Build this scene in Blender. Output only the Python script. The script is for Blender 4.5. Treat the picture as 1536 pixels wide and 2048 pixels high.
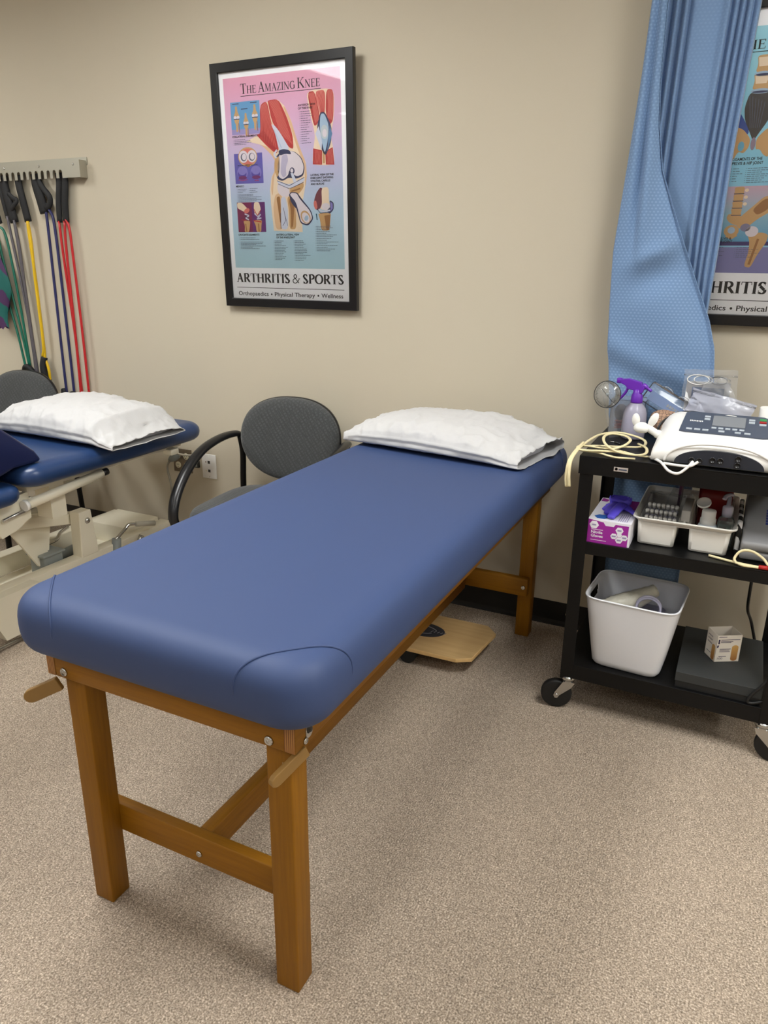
import bpy, bmesh, math, random
from mathutils import Vector, Matrix, noise
S = bpy.context.scene
for o in list(bpy.data.objects): bpy.data.objects.remove(o)
COL = S.collection
PI = math.pi
random.seed(7)

# ------------------------------------------------------------------ camera
F_PX, YAW, PITCH, ROLL = 1479.3, .4493, -.3227, .0120
CAM = Vector((.9084, -2.8085, 1.4089))
cam_d = bpy.data.cameras.new('camera'); cam = bpy.data.objects.new('camera', cam_d); COL.objects.link(cam)
cam_d.sensor_fit = 'HORIZONTAL'; cam_d.sensor_width = 36; cam_d.lens = 36*F_PX/1536
cam_d.clip_start = .02
def _axes():
    cy, sy = math.cos(YAW), math.sin(YAW)
    f0, r0, u0 = Vector((-sy, cy, 0)), Vector((cy, sy, 0)), Vector((0, 0, 1))
    f = f0*math.cos(PITCH)+u0*math.sin(PITCH); u = u0*math.cos(PITCH)-f0*math.sin(PITCH)
    return r0*math.cos(ROLL)+u*math.sin(ROLL), u*math.cos(ROLL)-r0*math.sin(ROLL), f
_r, _u, _f = _axes()
cam.matrix_world = Matrix(((_r.x, _u.x, -_f.x, CAM.x), (_r.y, _u.y, -_f.y, CAM.y), (_r.z, _u.z, -_f.z, CAM.z), (0, 0, 0, 1)))
S.camera = cam

# ------------------------------------------------------------------ world, exposure, lamps
LAMP_STRENGTH = dict(front=18.5, second=6.0, rear=6.0)
LAMP_COLOUR = (.985, 1.0, .985)
ROOM = dict(x0=-6.2, x1=4.6, y0=-8.4, y1=0.0, z1=2.75)
LAMPS = [(-3.40, -1.60), (-.95, -1.60), (1.50, -1.60), (3.95, -1.60), (-5.05, -3.75), (-2.45, -3.75), (-.15, -3.75), (2.3, -3.75), (-3.6, -6.4), (-1.1, -6.4), (1.35, -6.4), (3.6, -6.4)]  # rear row and far-left second-row lamp are unseen, added to raise ambient fill
w = bpy.data.worlds.new('world'); S.world = w; w.use_nodes = True
w.node_tree.nodes['Background'].inputs[0].default_value = (.8, .85, 1, 1)
w.node_tree.nodes['Background'].inputs[1].default_value = .0
S.view_settings.view_transform = 'Standard'; S.view_settings.look = 'None'
S.view_settings.exposure = .40; S.view_settings.gamma = 1; S.view_settings.use_curve_mapping = False

# ------------------------------------------------------------------ materials
def lin(c):
    def f(v):
        v /= 255
        return v/12.92 if v <= .04045 else ((v+.055)/1.055)**2.4
    return (f(c[0]), f(c[1]), f(c[2]), 1)
def _bsdf(m): return m.node_tree.nodes['Principled BSDF']
def mat(name, c, rough=.5, metal=0, spec=.5, bump=None, var=None, coat=0, emit=0):
    """bump=(scale,strength,dist)  var=(scale,amount): gentle colour variation"""
    m = bpy.data.materials.new(name); m.use_nodes = True
    n, l = m.node_tree.nodes, m.node_tree.links; b = _bsdf(m)
    col = lin(c) if max(c) > 1 else (*c, 1)
    b.inputs['Base Color'].default_value = col
    b.inputs['Roughness'].default_value = rough; b.inputs['Metallic'].default_value = metal
    b.inputs['Specular IOR Level'].default_value = spec
    if coat: b.inputs['Coat Weight'].default_value = coat
    if emit: b.inputs['Emission Color'].default_value = col; b.inputs['Emission Strength'].default_value = emit
    if bump or var: tc = n.new('ShaderNodeTexCoord')
    if bump:
        t = n.new('ShaderNodeTexNoise'); t.inputs['Scale'].default_value = bump[0]; t.inputs['Detail'].default_value = 3
        bm = n.new('ShaderNodeBump'); bm.inputs['Strength'].default_value = bump[1]; bm.inputs['Distance'].default_value = bump[2]
        l.new(tc.outputs['Object'], t.inputs['Vector']); l.new(t.outputs['Fac'], bm.inputs['Height']); l.new(bm.outputs['Normal'], b.inputs['Normal'])
    if var:
        t = n.new('ShaderNodeTexNoise'); t.inputs['Scale'].default_value = var[0]; t.inputs['Detail'].default_value = 4
        h = n.new('ShaderNodeMapRange'); h.inputs[3].default_value = 1-var[1]; h.inputs[4].default_value = 1+var[1]
        mx = n.new('ShaderNodeVectorMath'); mx.operation = 'SCALE'; mx.inputs[0].default_value = col[:3]
        l.new(tc.outputs['Object'], t.inputs['Vector']); l.new(t.outputs['Fac'], h.inputs[0]); l.new(h.outputs[0], mx.inputs['Scale'])
        l.new(mx.outputs[0], b.inputs['Base Color'])
    return m
def ramp(n, stops):
    r = n.new('ShaderNodeValToRGB'); e = r.color_ramp.elements
    while len(e) < len(stops): e.new(.5)
    for k, (p, c) in enumerate(stops): e[k].position = p; e[k].color = lin(c)
    return r
def carpet_mat():
    m = bpy.data.materials.new('carpet'); m.use_nodes = True; n, l = m.node_tree.nodes, m.node_tree.links; b = _bsdf(m)
    tc = n.new('ShaderNodeTexCoord')
    mp = n.new('ShaderNodeMapping'); mp.inputs['Scale'].default_value = (1, .62, 1); l.new(tc.outputs['Object'], mp.inputs[0])
    v = n.new('ShaderNodeTexVoronoi'); v.inputs['Scale'].default_value = 175; v.inputs['Randomness'].default_value = .62; l.new(mp.outputs[0], v.inputs['Vector'])
    n1 = n.new('ShaderNodeTexNoise'); n1.inputs['Scale'].default_value = 260; n1.inputs['Detail'].default_value = 2; l.new(tc.outputs['Object'], n1.inputs['Vector'])
    n2 = n.new('ShaderNodeTexNoise'); n2.inputs['Scale'].default_value = 2.2; n2.inputs['Detail'].default_value = 3; l.new(tc.outputs['Object'], n2.inputs['Vector'])
    r = ramp(n, [(.26, (112, 99, 86)), (.45, (156, 141, 125)), (.58, (184, 168, 150)), (.74, (222, 208, 192))]); l.new(n1.outputs['Fac'], r.inputs[0])
    vc = n.new('ShaderNodeSeparateColor'); l.new(v.outputs['Color'], vc.inputs[0])
    mr = n.new('ShaderNodeMapRange'); mr.inputs[3].default_value = .84; mr.inputs[4].default_value = 1.14; l.new(vc.outputs[0], mr.inputs[0])
    mr2 = n.new('ShaderNodeMapRange'); mr2.inputs[1].default_value = .3; mr2.inputs[2].default_value = .7; mr2.inputs[3].default_value = .95; mr2.inputs[4].default_value = 1.05; l.new(n2.outputs['Fac'], mr2.inputs[0])
    mu = n.new('ShaderNodeMath'); mu.operation = 'MULTIPLY'; l.new(mr.outputs[0], mu.inputs[0]); l.new(mr2.outputs[0], mu.inputs[1])
    sc = n.new('ShaderNodeVectorMath'); sc.operation = 'SCALE'; l.new(r.outputs[0], sc.inputs[0]); l.new(mu.outputs[0], sc.inputs['Scale'])
    l.new(sc.outputs[0], b.inputs['Base Color'])
    b.inputs['Roughness'].default_value = 1; b.inputs['Specular IOR Level'].default_value = .1
    bm = n.new('ShaderNodeBump'); bm.invert = True; bm.inputs['Strength'].default_value = .75; bm.inputs['Distance'].default_value = .004
    l.new(v.outputs['Distance'], bm.inputs['Height']); l.new(bm.outputs[0], b.inputs['Normal'])
    return m
def wood_mat(name, dark, light, axis='Z', rough=.38, scale=9, coat=.15):
    m = bpy.data.materials.new(name); m.use_nodes = True; n, l = m.node_tree.nodes, m.node_tree.links; b = _bsdf(m)
    tc = n.new('ShaderNodeTexCoord'); mp = n.new('ShaderNodeMapping')
    s = [1, 1, 1]; s['XYZ'.index(axis)] = .05
    mp.inputs['Scale'].default_value = s; l.new(tc.outputs['Object'], mp.inputs[0])
    t = n.new('ShaderNodeTexNoise'); t.inputs['Scale'].default_value = scale*14; t.inputs['Detail'].default_value = 5; t.inputs['Roughness'].default_value = .6; l.new(mp.outputs[0], t.inputs['Vector'])
    t2 = n.new('ShaderNodeTexNoise'); t2.inputs['Scale'].default_value = scale; t2.inputs['Detail'].default_value = 2; l.new(mp.outputs[0], t2.inputs['Vector'])
    ad = n.new('ShaderNodeMath'); ad.operation = 'ADD'; l.new(t.outputs['Fac'], ad.inputs[0]); l.new(t2.outputs['Fac'], ad.inputs[1])
    hf = n.new('ShaderNodeMath'); hf.operation = 'MULTIPLY'; hf.inputs[1].default_value = .5; l.new(ad.outputs[0], hf.inputs[0])
    r = ramp(n, [(.34, dark), (.64, light)]); l.new(hf.outputs[0], r.inputs[0]); l.new(r.outputs[0], b.inputs['Base Color'])
    b.inputs['Specular IOR Level'].default_value = .3; b.inputs['Roughness'].default_value = rough; b.inputs['Coat Weight'].default_value = coat; b.inputs['Coat Roughness'].default_value = .25
    return m
def ply_mat():
    m = bpy.data.materials.new('plywood_edge'); m.use_nodes = True; n, l = m.node_tree.nodes, m.node_tree.links; b = _bsdf(m)
    tc = n.new('ShaderNodeTexCoord'); wv = n.new('ShaderNodeTexWave'); wv.bands_direction = 'X'; wv.inputs['Scale'].default_value = 75; wv.inputs['Distortion'].default_value = .6
    l.new(tc.outputs['Object'], wv.inputs['Vector'])
    r = ramp(n, [(.2, (120, 72, 24)), (.8, (178, 124, 62))]); l.new(wv.outputs['Fac'], r.inputs[0]); l.new(r.outputs[0], b.inputs['Base Color'])
    b.inputs['Roughness'].default_value = .45
    return m
def clear_mat(name, tint=(1, 1, 1), haze=.06, haze_col=(235, 238, 245), rough=.08, refl=1.0, bump=0):
    m = bpy.data.materials.new(name); m.use_nodes = True; n, l = m.node_tree.nodes, m.node_tree.links
    n.remove(_bsdf(m)); out = n['Material Output']
    tr = n.new('ShaderNodeBsdfTransparent'); tr.inputs[0].default_value = (*tint, 1)
    gl = n.new('ShaderNodeBsdfGlossy'); gl.inputs['Roughness'].default_value = rough
    df = n.new('ShaderNodeBsdfDiffuse'); df.inputs[0].default_value = lin(haze_col)
    fr = n.new('ShaderNodeFresnel'); fr.inputs[0].default_value = 1.45
    mm = n.new('ShaderNodeMath'); mm.operation = 'MULTIPLY'; mm.inputs[1].default_value = refl; l.new(fr.outputs[0], mm.inputs[0])
    m1 = n.new('ShaderNodeMixShader'); m1.inputs[0].default_value = haze; l.new(tr.outputs[0], m1.inputs[1]); l.new(df.outputs[0], m1.inputs[2])
    m2 = n.new('ShaderNodeMixShader'); l.new(mm.outputs[0], m2.inputs[0]); l.new(m1.outputs[0], m2.inputs[1]); l.new(gl.outputs[0], m2.inputs[2])
    if bump:
        tc = n.new('ShaderNodeTexCoord'); t = n.new('ShaderNodeTexNoise'); t.inputs['Scale'].default_value = 45
        bm = n.new('ShaderNodeBump'); bm.inputs['Strength'].default_value = bump; bm.inputs['Distance'].default_value = .01
        l.new(tc.outputs['Object'], t.inputs['Vector']); l.new(t.outputs['Fac'], bm.inputs['Height'])
        l.new(bm.outputs[0], gl.inputs['Normal']); l.new(bm.outputs[0], fr.inputs['Normal'])
    l.new(m2.outputs[0], out.inputs[0])
    return m
def uv_cell_mat(name, base, dot, su, sv, radius, rough=.8, bump=.3, sheen=.2):
    """brick-offset grid of soft dots in cloth coordinates (UV in metres)"""
    m = bpy.data.materials.new(name); m.use_nodes = True; n, l = m.node_tree.nodes, m.node_tree.links; b = _bsdf(m)
    def M(op, a, c=None):
        x = n.new('ShaderNodeMath'); x.operation = op
        for k, v in enumerate((a, c)):
            if v is None: continue
            if isinstance(v, (int, float)): x.inputs[k].default_value = v
            else: l.new(v, x.inputs[k])
        return x.outputs[0]
    tc = n.new('ShaderNodeTexCoord'); sp = n.new('ShaderNodeSeparateXYZ'); l.new(tc.outputs['UV'], sp.inputs[0])
    v = M('DIVIDE', sp.outputs[1], sv); row = M('FLOOR', v); par = M('MULTIPLY', M('MODULO', row, 2), .5)
    u = M('ADD', M('DIVIDE', sp.outputs[0], su), par)
    du = M('SUBTRACT', M('FRACT', u), .5); dv = M('SUBTRACT', M('FRACT', v), .5)
    d = M('SQRT', M('ADD', M('MULTIPLY', du, du), M('MULTIPLY', dv, dv)))
    mr = n.new('ShaderNodeMapRange'); mr.inputs[1].default_value = radius+.1; mr.inputs[2].default_value = radius-.1; l.new(d, mr.inputs[0])
    mx = n.new('ShaderNodeMix'); mx.data_type = 'RGBA'; l.new(mr.outputs[0], mx.inputs['Factor'])
    mx.inputs[6].default_value = lin(base); mx.inputs[7].default_value = lin(dot); l.new(mx.outputs[2], b.inputs['Base Color'])
    bm = n.new('ShaderNodeBump'); bm.inputs['Strength'].default_value = bump; bm.inputs['Distance'].default_value = .002; l.new(mr.outputs[0], bm.inputs['Height']); l.new(bm.outputs[0], b.inputs['Normal'])
    b.inputs['Roughness'].default_value = rough; b.inputs['Sheen Weight'].default_value = sheen
    return m
def grad_mat(name, stops, h, axis=2, rough=.6):
    m = bpy.data.materials.new(name); m.use_nodes = True; n, l = m.node_tree.nodes, m.node_tree.links; b = _bsdf(m)
    tc = n.new('ShaderNodeTexCoord'); sp = n.new('ShaderNodeSeparateXYZ'); l.new(tc.outputs['Object'], sp.inputs[0])
    mr = n.new('ShaderNodeMapRange'); mr.inputs[1].default_value = h[0]; mr.inputs[2].default_value = h[1]; l.new(sp.outputs[axis], mr.inputs[0])
    r = ramp(n, stops); l.new(mr.outputs[0], r.inputs[0]); l.new(r.outputs[0], b.inputs['Base Color']); b.inputs['Roughness'].default_value = rough
    return m
def stripe_mat(name, a, c, scale, direction='X', rough=.6, thr=.5):
    m = bpy.data.materials.new(name); m.use_nodes = True; n, l = m.node_tree.nodes, m.node_tree.links; b = _bsdf(m)
    tc = n.new('ShaderNodeTexCoord'); wv = n.new('ShaderNodeTexWave'); wv.bands_direction = direction; wv.inputs['Scale'].default_value = scale; wv.inputs['Distortion'].default_value = 2.5; wv.inputs['Detail Scale'].default_value = 3
    l.new(tc.outputs['Object'], wv.inputs['Vector'])
    r = ramp(n, [(thr-.03, a), (thr+.03, c)]); l.new(wv.outputs['Fac'], r.inputs[0]); l.new(r.outputs[0], b.inputs['Base Color']); b.inputs['Roughness'].default_value = rough
    return m

M = {}
M['wall'] = mat('wall_paint', (196, 186, 166), .75, spec=.25, bump=(260, .12, .002), var=(1.2, .015))
M['ceil'] = mat('ceiling_tile', (225, 222, 214), .9, bump=(150, .3, .002))
M['carpet'] = carpet_mat()
M['base'] = mat('baseboard_vinyl', (22, 19, 18), .45)
M['vinyl'] = mat('blue_vinyl', (50, 69, 112), .62, spec=.55, bump=(900, .10, .0006), var=(3, .02))
M['vinyl2'] = mat('navy_teal_vinyl', (36, 60, 102), .30, spec=.5, bump=(14, .15, .004))
M['wedge'] = mat('dark_navy_vinyl', (20, 30, 72), .36, bump=(20, .12, .003))
M['wood_z'] = wood_mat('stained_wood_upright', (127, 82, 3), (152, 101, 7), 'Z', rough=.55, coat=.05)
M['wood_x'] = wood_mat('stained_wood_cross', (125, 80, 3), (150, 99, 7), 'X', rough=.55, coat=.05)
M['wood_y'] = wood_mat('stained_wood_long', (118, 75, 5), (145, 96, 12), 'Y', rough=.55, coat=.05)
M['ply'] = ply_mat()
M['birch'] = wood_mat('pale_plywood', (186, 150, 98), (206, 172, 120), 'X', rough=.5, scale=4, coat=.05)
M['birch_edge'] = mat('pale_plywood_edge', (214, 176, 118), .6, var=(60, .12))
M['tan'] = mat('tan_wood', (142, 108, 56), .5, var=(25, .08))
M['steel'] = mat('steel', (200, 200, 198), .25, 1)
M['chrome'] = mat('chrome', (225, 225, 225), .1, 1)
M['alu'] = mat('brushed_aluminium', (172, 168, 154), .45, .6, bump=(400, .05, .001))
M['black'] = mat('black_powder_coat', (7, 7, 8), .42, spec=.3)
M['blackp'] = mat('black_plastic', (22, 22, 24), .3)
M['rubber'] = mat('black_rubber', (15, 15, 16), .55)
M['foam'] = mat('black_foam', (14, 14, 17), .7)
M['frame'] = mat('black_picture_frame', (17, 16, 18), .32)
M['paper'] = mat('white_paper', (252, 252, 254), .5)
M['ink'] = mat('black_ink', (22, 18, 24), .6)
M['cream'] = mat('cream_enamel', (240, 233, 212), .35, var=(4, .03))
M['cream_grip'] = mat('grey_cream_grip', (190, 186, 172), .5)
M['greyp'] = mat('grey_plastic', (142, 148, 146), .45)
M['cotton'] = mat('white_cotton', (199, 198, 198), .85, spec=.2, bump=(60, .25, .003))
M['cushion'] = mat('grey_white_ticking', (205, 206, 212), .9)
M['white'] = mat('white_plastic', (236, 234, 230), .35)
M['ivory'] = mat('ivory_plastic', (226, 219, 190), .4)
M['binw'] = mat('white_bin_plastic', (226, 227, 232), .5)
M['tray'] = mat('off_white_tray_plastic', (236, 233, 226), .4)
M['cordcream'] = mat('cream_cord', (226, 212, 168), .45)
M['cordgrey'] = mat('grey_cord', (150, 146, 134), .5)
M['clear'] = clear_mat('clear_plastic', haze=.05)
M['bag'] = clear_mat('clear_bag_film', haze=.14, rough=.18, bump=.35)
M['baggrey'] = clear_mat('frosted_bag_film', haze=.5, haze_col=(205, 208, 224), rough=.2, bump=.6)
M['glass'] = clear_mat('picture_glass', haze=.0, rough=.02, refl=.9)
M['frost'] = clear_mat('frosted_bottle', tint=(.93, .93, 1), haze=.42, haze_col=(226, 222, 244), rough=.25)
M['liquid'] = clear_mat('pale_liquid', tint=(.85, .86, .95), haze=.3, haze_col=(205, 198, 228), rough=.1)
M['purple'] = mat('violet_plastic', (104, 40, 170), .35)
M['glove'] = mat('violet_blue_nitrile', (82, 68, 196), .5)
M['red'] = mat('red_plastic', (165, 25, 22), .4)
M['sharps'] = mat('dark_red_plastic', (140, 24, 20), .4)
M['slate'] = mat('slate_panel', (70, 78, 94), .4)
M['dark'] = mat('dark_slate_panel', (36, 40, 50), .35)
M['key'] = mat('grey_key', (176, 184, 192), .5)
M['lcd'] = mat('grey_lcd', (128, 132, 138), .25)
for _k, _v in LAMP_STRENGTH.items():
    M['lamp_'+_k] = mat('lamp_diffuser', LAMP_COLOUR, .5); _e = _bsdf(M['lamp_'+_k])
    _e.inputs['Emission Color'].default_value = (*LAMP_COLOUR, 1); _e.inputs['Emission Strength'].default_value = _v

# ------------------------------------------------------------------ mesh builder
def V(*a): return Vector(a)
def smooth_path(pts, n=6, closed=False):
    P = [Vector(p) for p in pts]; out = []
    N = len(P)
    rng = range(N if closed else N-1)
    for i in rng:
        p1, p2 = P[i], P[(i+1) % N]
        p0 = P[i-1] if (i > 0 or closed) else p1*2-p2
        p3 = P[(i+2) % N] if (i+2 < N or closed) else p2*2-p1
        for k in range(n):
            t = k/n
            out.append(.5*((2*p1)+(p2-p0)*t+(2*p0-5*p1+4*p2-p3)*t*t+(3*p1-p0-3*p2+p3)*t**3))
    if not closed: out.append(P[-1])
    return out
class MB:
    def __init__(s): s.v = []; s.f = []; s.m = []; s.s = []
    def add(s, vs, fs, m=0, smooth=False, T=None):
        b = len(s.v)
        s.v += [tuple(T @ Vector(p)) if T else tuple(p) for p in vs]
        for f in fs: s.f.append(tuple(i+b for i in f)); s.m.append(m); s.s.append(smooth)
        return s
    def box(s, a, c, m=0, r=0, seg=2, T=None):
        x0, x1 = sorted((a[0], c[0])); y0, y1 = sorted((a[1], c[1])); z0, z1 = sorted((a[2], c[2]))
        vs = [(x, y, z) for x in (x0, x1) for y in (y0, y1) for z in (z0, z1)]
        fs = [(0, 1, 3, 2), (4, 6, 7, 5), (0, 4, 5, 1), (2, 3, 7, 6), (0, 2, 6, 4), (1, 5, 7, 3)]
        if not r: return s.add(vs, fs, m, False, T)
        bm = bmesh.new(); bv = [bm.verts.new(p) for p in vs]
        for f in fs: bm.faces.new([bv[i] for i in f])
        bmesh.ops.bevel(bm, geom=bm.edges[:], offset=r, segments=seg, profile=.5, affect='EDGES')
        bm.verts.index_update()
        s.add([v.co[:] for v in bm.verts], [[v.index for v in f.verts] for f in bm.faces], m, seg > 1, T); bm.free(); return s
    def rings(s, R, m=0, closed=True, cap0=True, cap1=True, smooth=True, T=None):
        n = len(R[0]); vs = [p for r in R for p in r]; fs = []
        for i in range(len(R)-1):
            for j in range(n if closed else n-1):
                k = (j+1) % n; fs.append((i*n+j, i*n+k, (i+1)*n+k, (i+1)*n+j))
        s.add(vs, fs, m, smooth, T)
        if cap0: s.add(R[0], [tuple(range(n))[::-1]], m, False, T)
        if cap1: s.add(R[-1], [tuple(range(n))], m, False, T)
        return s
    def cyl(s, p0, p1, r0, r1=None, n=24, m=0, cap=True, smooth=True, T=None):
        return s.tube([p0, p1], r0 if r1 is None else [r0, r1], n, m, cap, T=T, smooth=smooth)
    def tube(s, pts, r, n=10, m=0, cap=True, closed=False, sx=1, sy=1, up=None, T=None, smooth=True):
        P = [Vector(p) for p in pts]; N = len(P); R = []
        prev = None
        for i in range(N):
            a = P[i-1] if (i or closed) else P[0]; b = P[(i+1) % N] if (i < N-1 or closed) else P[-1]
            t = (b-a); t = t.normalized() if t.length > 1e-9 else Vector((0, 0, 1))
            if prev is None:
                u = Vector(up) if up else (Vector((0, 0, 1)) if abs(t.z) < .9 else Vector((1, 0, 0)))
            else: u = Vector(up) if up else prev
            x = u.cross(t); x = x.normalized() if x.length > 1e-6 else t.orthogonal().normalized()
            y = t.cross(x).normalized(); prev = y
            rr = r[i] if isinstance(r, (list, tuple)) else r
            R.append([tuple(P[i]+x*(math.cos(2*PI*k/n)*rr*sx)+y*(math.sin(2*PI*k/n)*rr*sy)) for k in range(n)])
        if closed: R.append(R[0]); cap = False
        return s.rings(R, m, True, cap, cap, smooth, T)
    def lathe(s, prof, c=(0, 0, 0), n=28, m=0, T=None, cap=True, smooth=True):
        R = [[(c[0]+r*math.cos(2*PI*k/n), c[1]+r*math.sin(2*PI*k/n), c[2]+z) for k in range(n)] for r, z in prof]
        return s.rings(R, m, True, cap, cap, smooth, T)
    def ball(s, c, r, m=0, n=16, T=None, sq=1.0):
        if isinstance(r, (int, float)): r = (r, r, r)
        R = []
        for i in range(1, n//2):
            a = -PI/2+PI*i/(n//2); R.append([(c[0]+r[0]*math.cos(a)*math.cos(2*PI*k/n), c[1]+r[1]*math.cos(a)*math.sin(2*PI*k/n), c[2]+r[2]*math.sin(a)) for k in range(n)])
        s.rings(R, m, True, False, False, True, T)
        s.add([(c[0], c[1], c[2]-r[2])]+R[0], [(0, (k+1) % n+1, k+1) for k in range(n)], m, True, T)
        s.add([(c[0], c[1], c[2]+r[2])]+R[-1], [(0, k+1, (k+1) % n+1) for k in range(n)], m, True, T)
        return s
    def prism(s, poly, fn, d0, d1, m=0, T=None, smooth=False, mside=None):
        """poly 2D -> fn(u,v,d) 3D, extruded from d0 to d1"""
        n = len(poly); a = [fn(u, v, d0) for u, v in poly]; b = [fn(u, v, d1) for u, v in poly]
        s.add(a, [tuple(range(n))[::-1]], m, False, T); s.add(b, [tuple(range(n))], m, False, T)
        s.add(a+b, [(i, (i+1) % n, n+(i+1) % n, n+i) for i in range(n)], m if mside is None else mside, smooth, T); return s
    def grid(s, P, m=0, smooth=True, T=None, flip=False):
        R, C = len(P), len(P[0]); vs = [p for r in P for p in r]
        fs = [(i*C+j, i*C+j+1, (i+1)*C+j+1, (i+1)*C+j) for i in range(R-1) for j in range(C-1)]
        return s.add(vs, fs, m, smooth, T)
    def build(s, name, mats, parent=None, local=False, fix=True, weld=0):
        if not isinstance(mats, (list, tuple)): mats = [mats]
        off = Vector((0, 0, 0))
        if parent is not None and not local:
            p = parent
            while p is not None: off += p.location; p = p.parent
        me = bpy.data.meshes.new(name)
        me.from_pydata([tuple(Vector(p)-off) for p in s.v], [], s.f)
        for mm in mats: me.materials.append(mm)
        me.polygons.foreach_set('material_index', s.m); me.polygons.foreach_set('use_smooth', s.s)
        if fix:
            bm = bmesh.new(); bm.from_mesh(me)
            bmesh.ops.remove_doubles(bm, verts=bm.verts, dist=weld or 1e-6)
            bmesh.ops.recalc_face_normals(bm, faces=bm.faces); bm.to_mesh(me); bm.free()
        me.update()
        o = bpy.data.objects.new(name, me); COL.objects.link(o)
        if parent is not None: o.parent = parent
        return o
def tag(o, label, cat=None, group=None):
    o['label'] = label
    if cat: o['category'] = cat
    if group: o['group'] = group
    return o
def thing(name, label, cat, loc=(0, 0, 0), rotz=0, group=None):
    o = bpy.data.objects.new(name, None); COL.objects.link(o); o.location = loc; o.rotation_euler = (0, 0, rotz)
    o.empty_display_size = .05
    return tag(o, label, cat, group)
def struct(name, mb, m):
    o = mb.build(name, m); o['kind'] = 'structure'; return o
def modify(o, kind, **kw):
    md = o.modifiers.new(kind.lower(), kind)
    for k, v in kw.items(): setattr(md, k, v)
    return o
def dup(root, loc, rotz, label, group=None):
    r = root.copy(); COL.objects.link(r); r.location = loc; r.rotation_euler = (0, 0, rotz); r['label'] = label
    if group: r['group'] = group
    for ch in list(root.children):
        c = ch.copy(); COL.objects.link(c); c.parent = r
        for g in ch.children:
            d = g.copy(); COL.objects.link(d); d.parent = c
    return r
XZ = lambda y0: (lambda u, v, d: (u, y0+d, v))
def rrect(hx, hy, r, n=6, cx=0, cy=0):
    out = []
    for k, (sx, sy) in enumerate(((1, 1), (-1, 1), (-1, -1), (1, -1))):
        for i in range(n+1):
            a = k*PI/2+i/n*PI/2
            out.append((cx+sx*(hx-r)+r*math.cos(a), cy+sy*(hy-r)+r*math.sin(a)))
    return out

# ------------------------------------------------------------------ lettering
def font_polys(body, width, height, x, z, bold=0):
    """plain sans lettering as triangles/ngons fitted to a box: returns verts (u,v) and faces"""
    cu = bpy.data.curves.new('lettering', 'FONT'); cu.body = body; cu.size = 1; cu.resolution_u = 3; cu.offset = bold
    ob = bpy.data.objects.new('lettering', cu); COL.objects.link(ob)
    bpy.context.view_layer.update()
    me = bpy.data.meshes.new_from_object(ob.evaluated_get(bpy.context.evaluated_depsgraph_get()))
    vs = [v.co[:2] for v in me.vertices]; fs = [tuple(p.vertices) for p in me.polygons]
    bpy.data.objects.remove(ob); bpy.data.curves.remove(cu); bpy.data.meshes.remove(me)
    if not vs: return [], []
    x0 = min(v[0] for v in vs); x1 = max(v[0] for v in vs)
    k = width/(x1-x0); kz = height/.69 if height else k
    return [((v[0]-x0)*k+x, v[1]*kz+z) for v in vs], fs
TK, TN = .15, .055       # thick and thin strokes of the serif face
def _ln(x0, y0, x1, y1, wd):
    d = Vector((x1-x0, y1-y0)); nrm = Vector((-d.y, d.x)).normalized()*wd/2
    return [(x0-nrm.x, y0-nrm.y), (x1-nrm.x, y1-nrm.y), (x1+nrm.x, y1+nrm.y), (x0+nrm.x, y0+nrm.y)]
def _vst(x, y0, y1, wd=None):
    wd = wd or TK
    return [(x-wd/2, y0), (x+wd/2, y0), (x+wd/2, y1), (x-wd/2, y1)]
def _srf(x, y, wd=.3, up=True):
    h = .045 if up else -.045
    return [(x-wd/2, y), (x+wd/2, y), (x+wd/2, y+h), (x-wd/2, y+h)]
def _arc(cx, cy, rx, ry, a0, a1, n=14, tk=None, tn=None):
    tk = tk or TK; tn = tn or TN; out = []
    for i in range(n):
        q = []
        for a in (a0+(a1-a0)*i/n, a0+(a1-a0)*(i+1)/n):
            a = math.radians(a); wd = tn+(tk-tn)*abs(math.cos(a)); c, sn = math.cos(a), math.sin(a)
            q += [((cx+(rx-wd/2)*c), cy+(ry-wd/2)*sn), ((cx+(rx+wd/2)*c), cy+(ry+wd/2)*sn)]
        out.append([q[0], q[1], q[3], q[2]])
    return out
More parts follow.
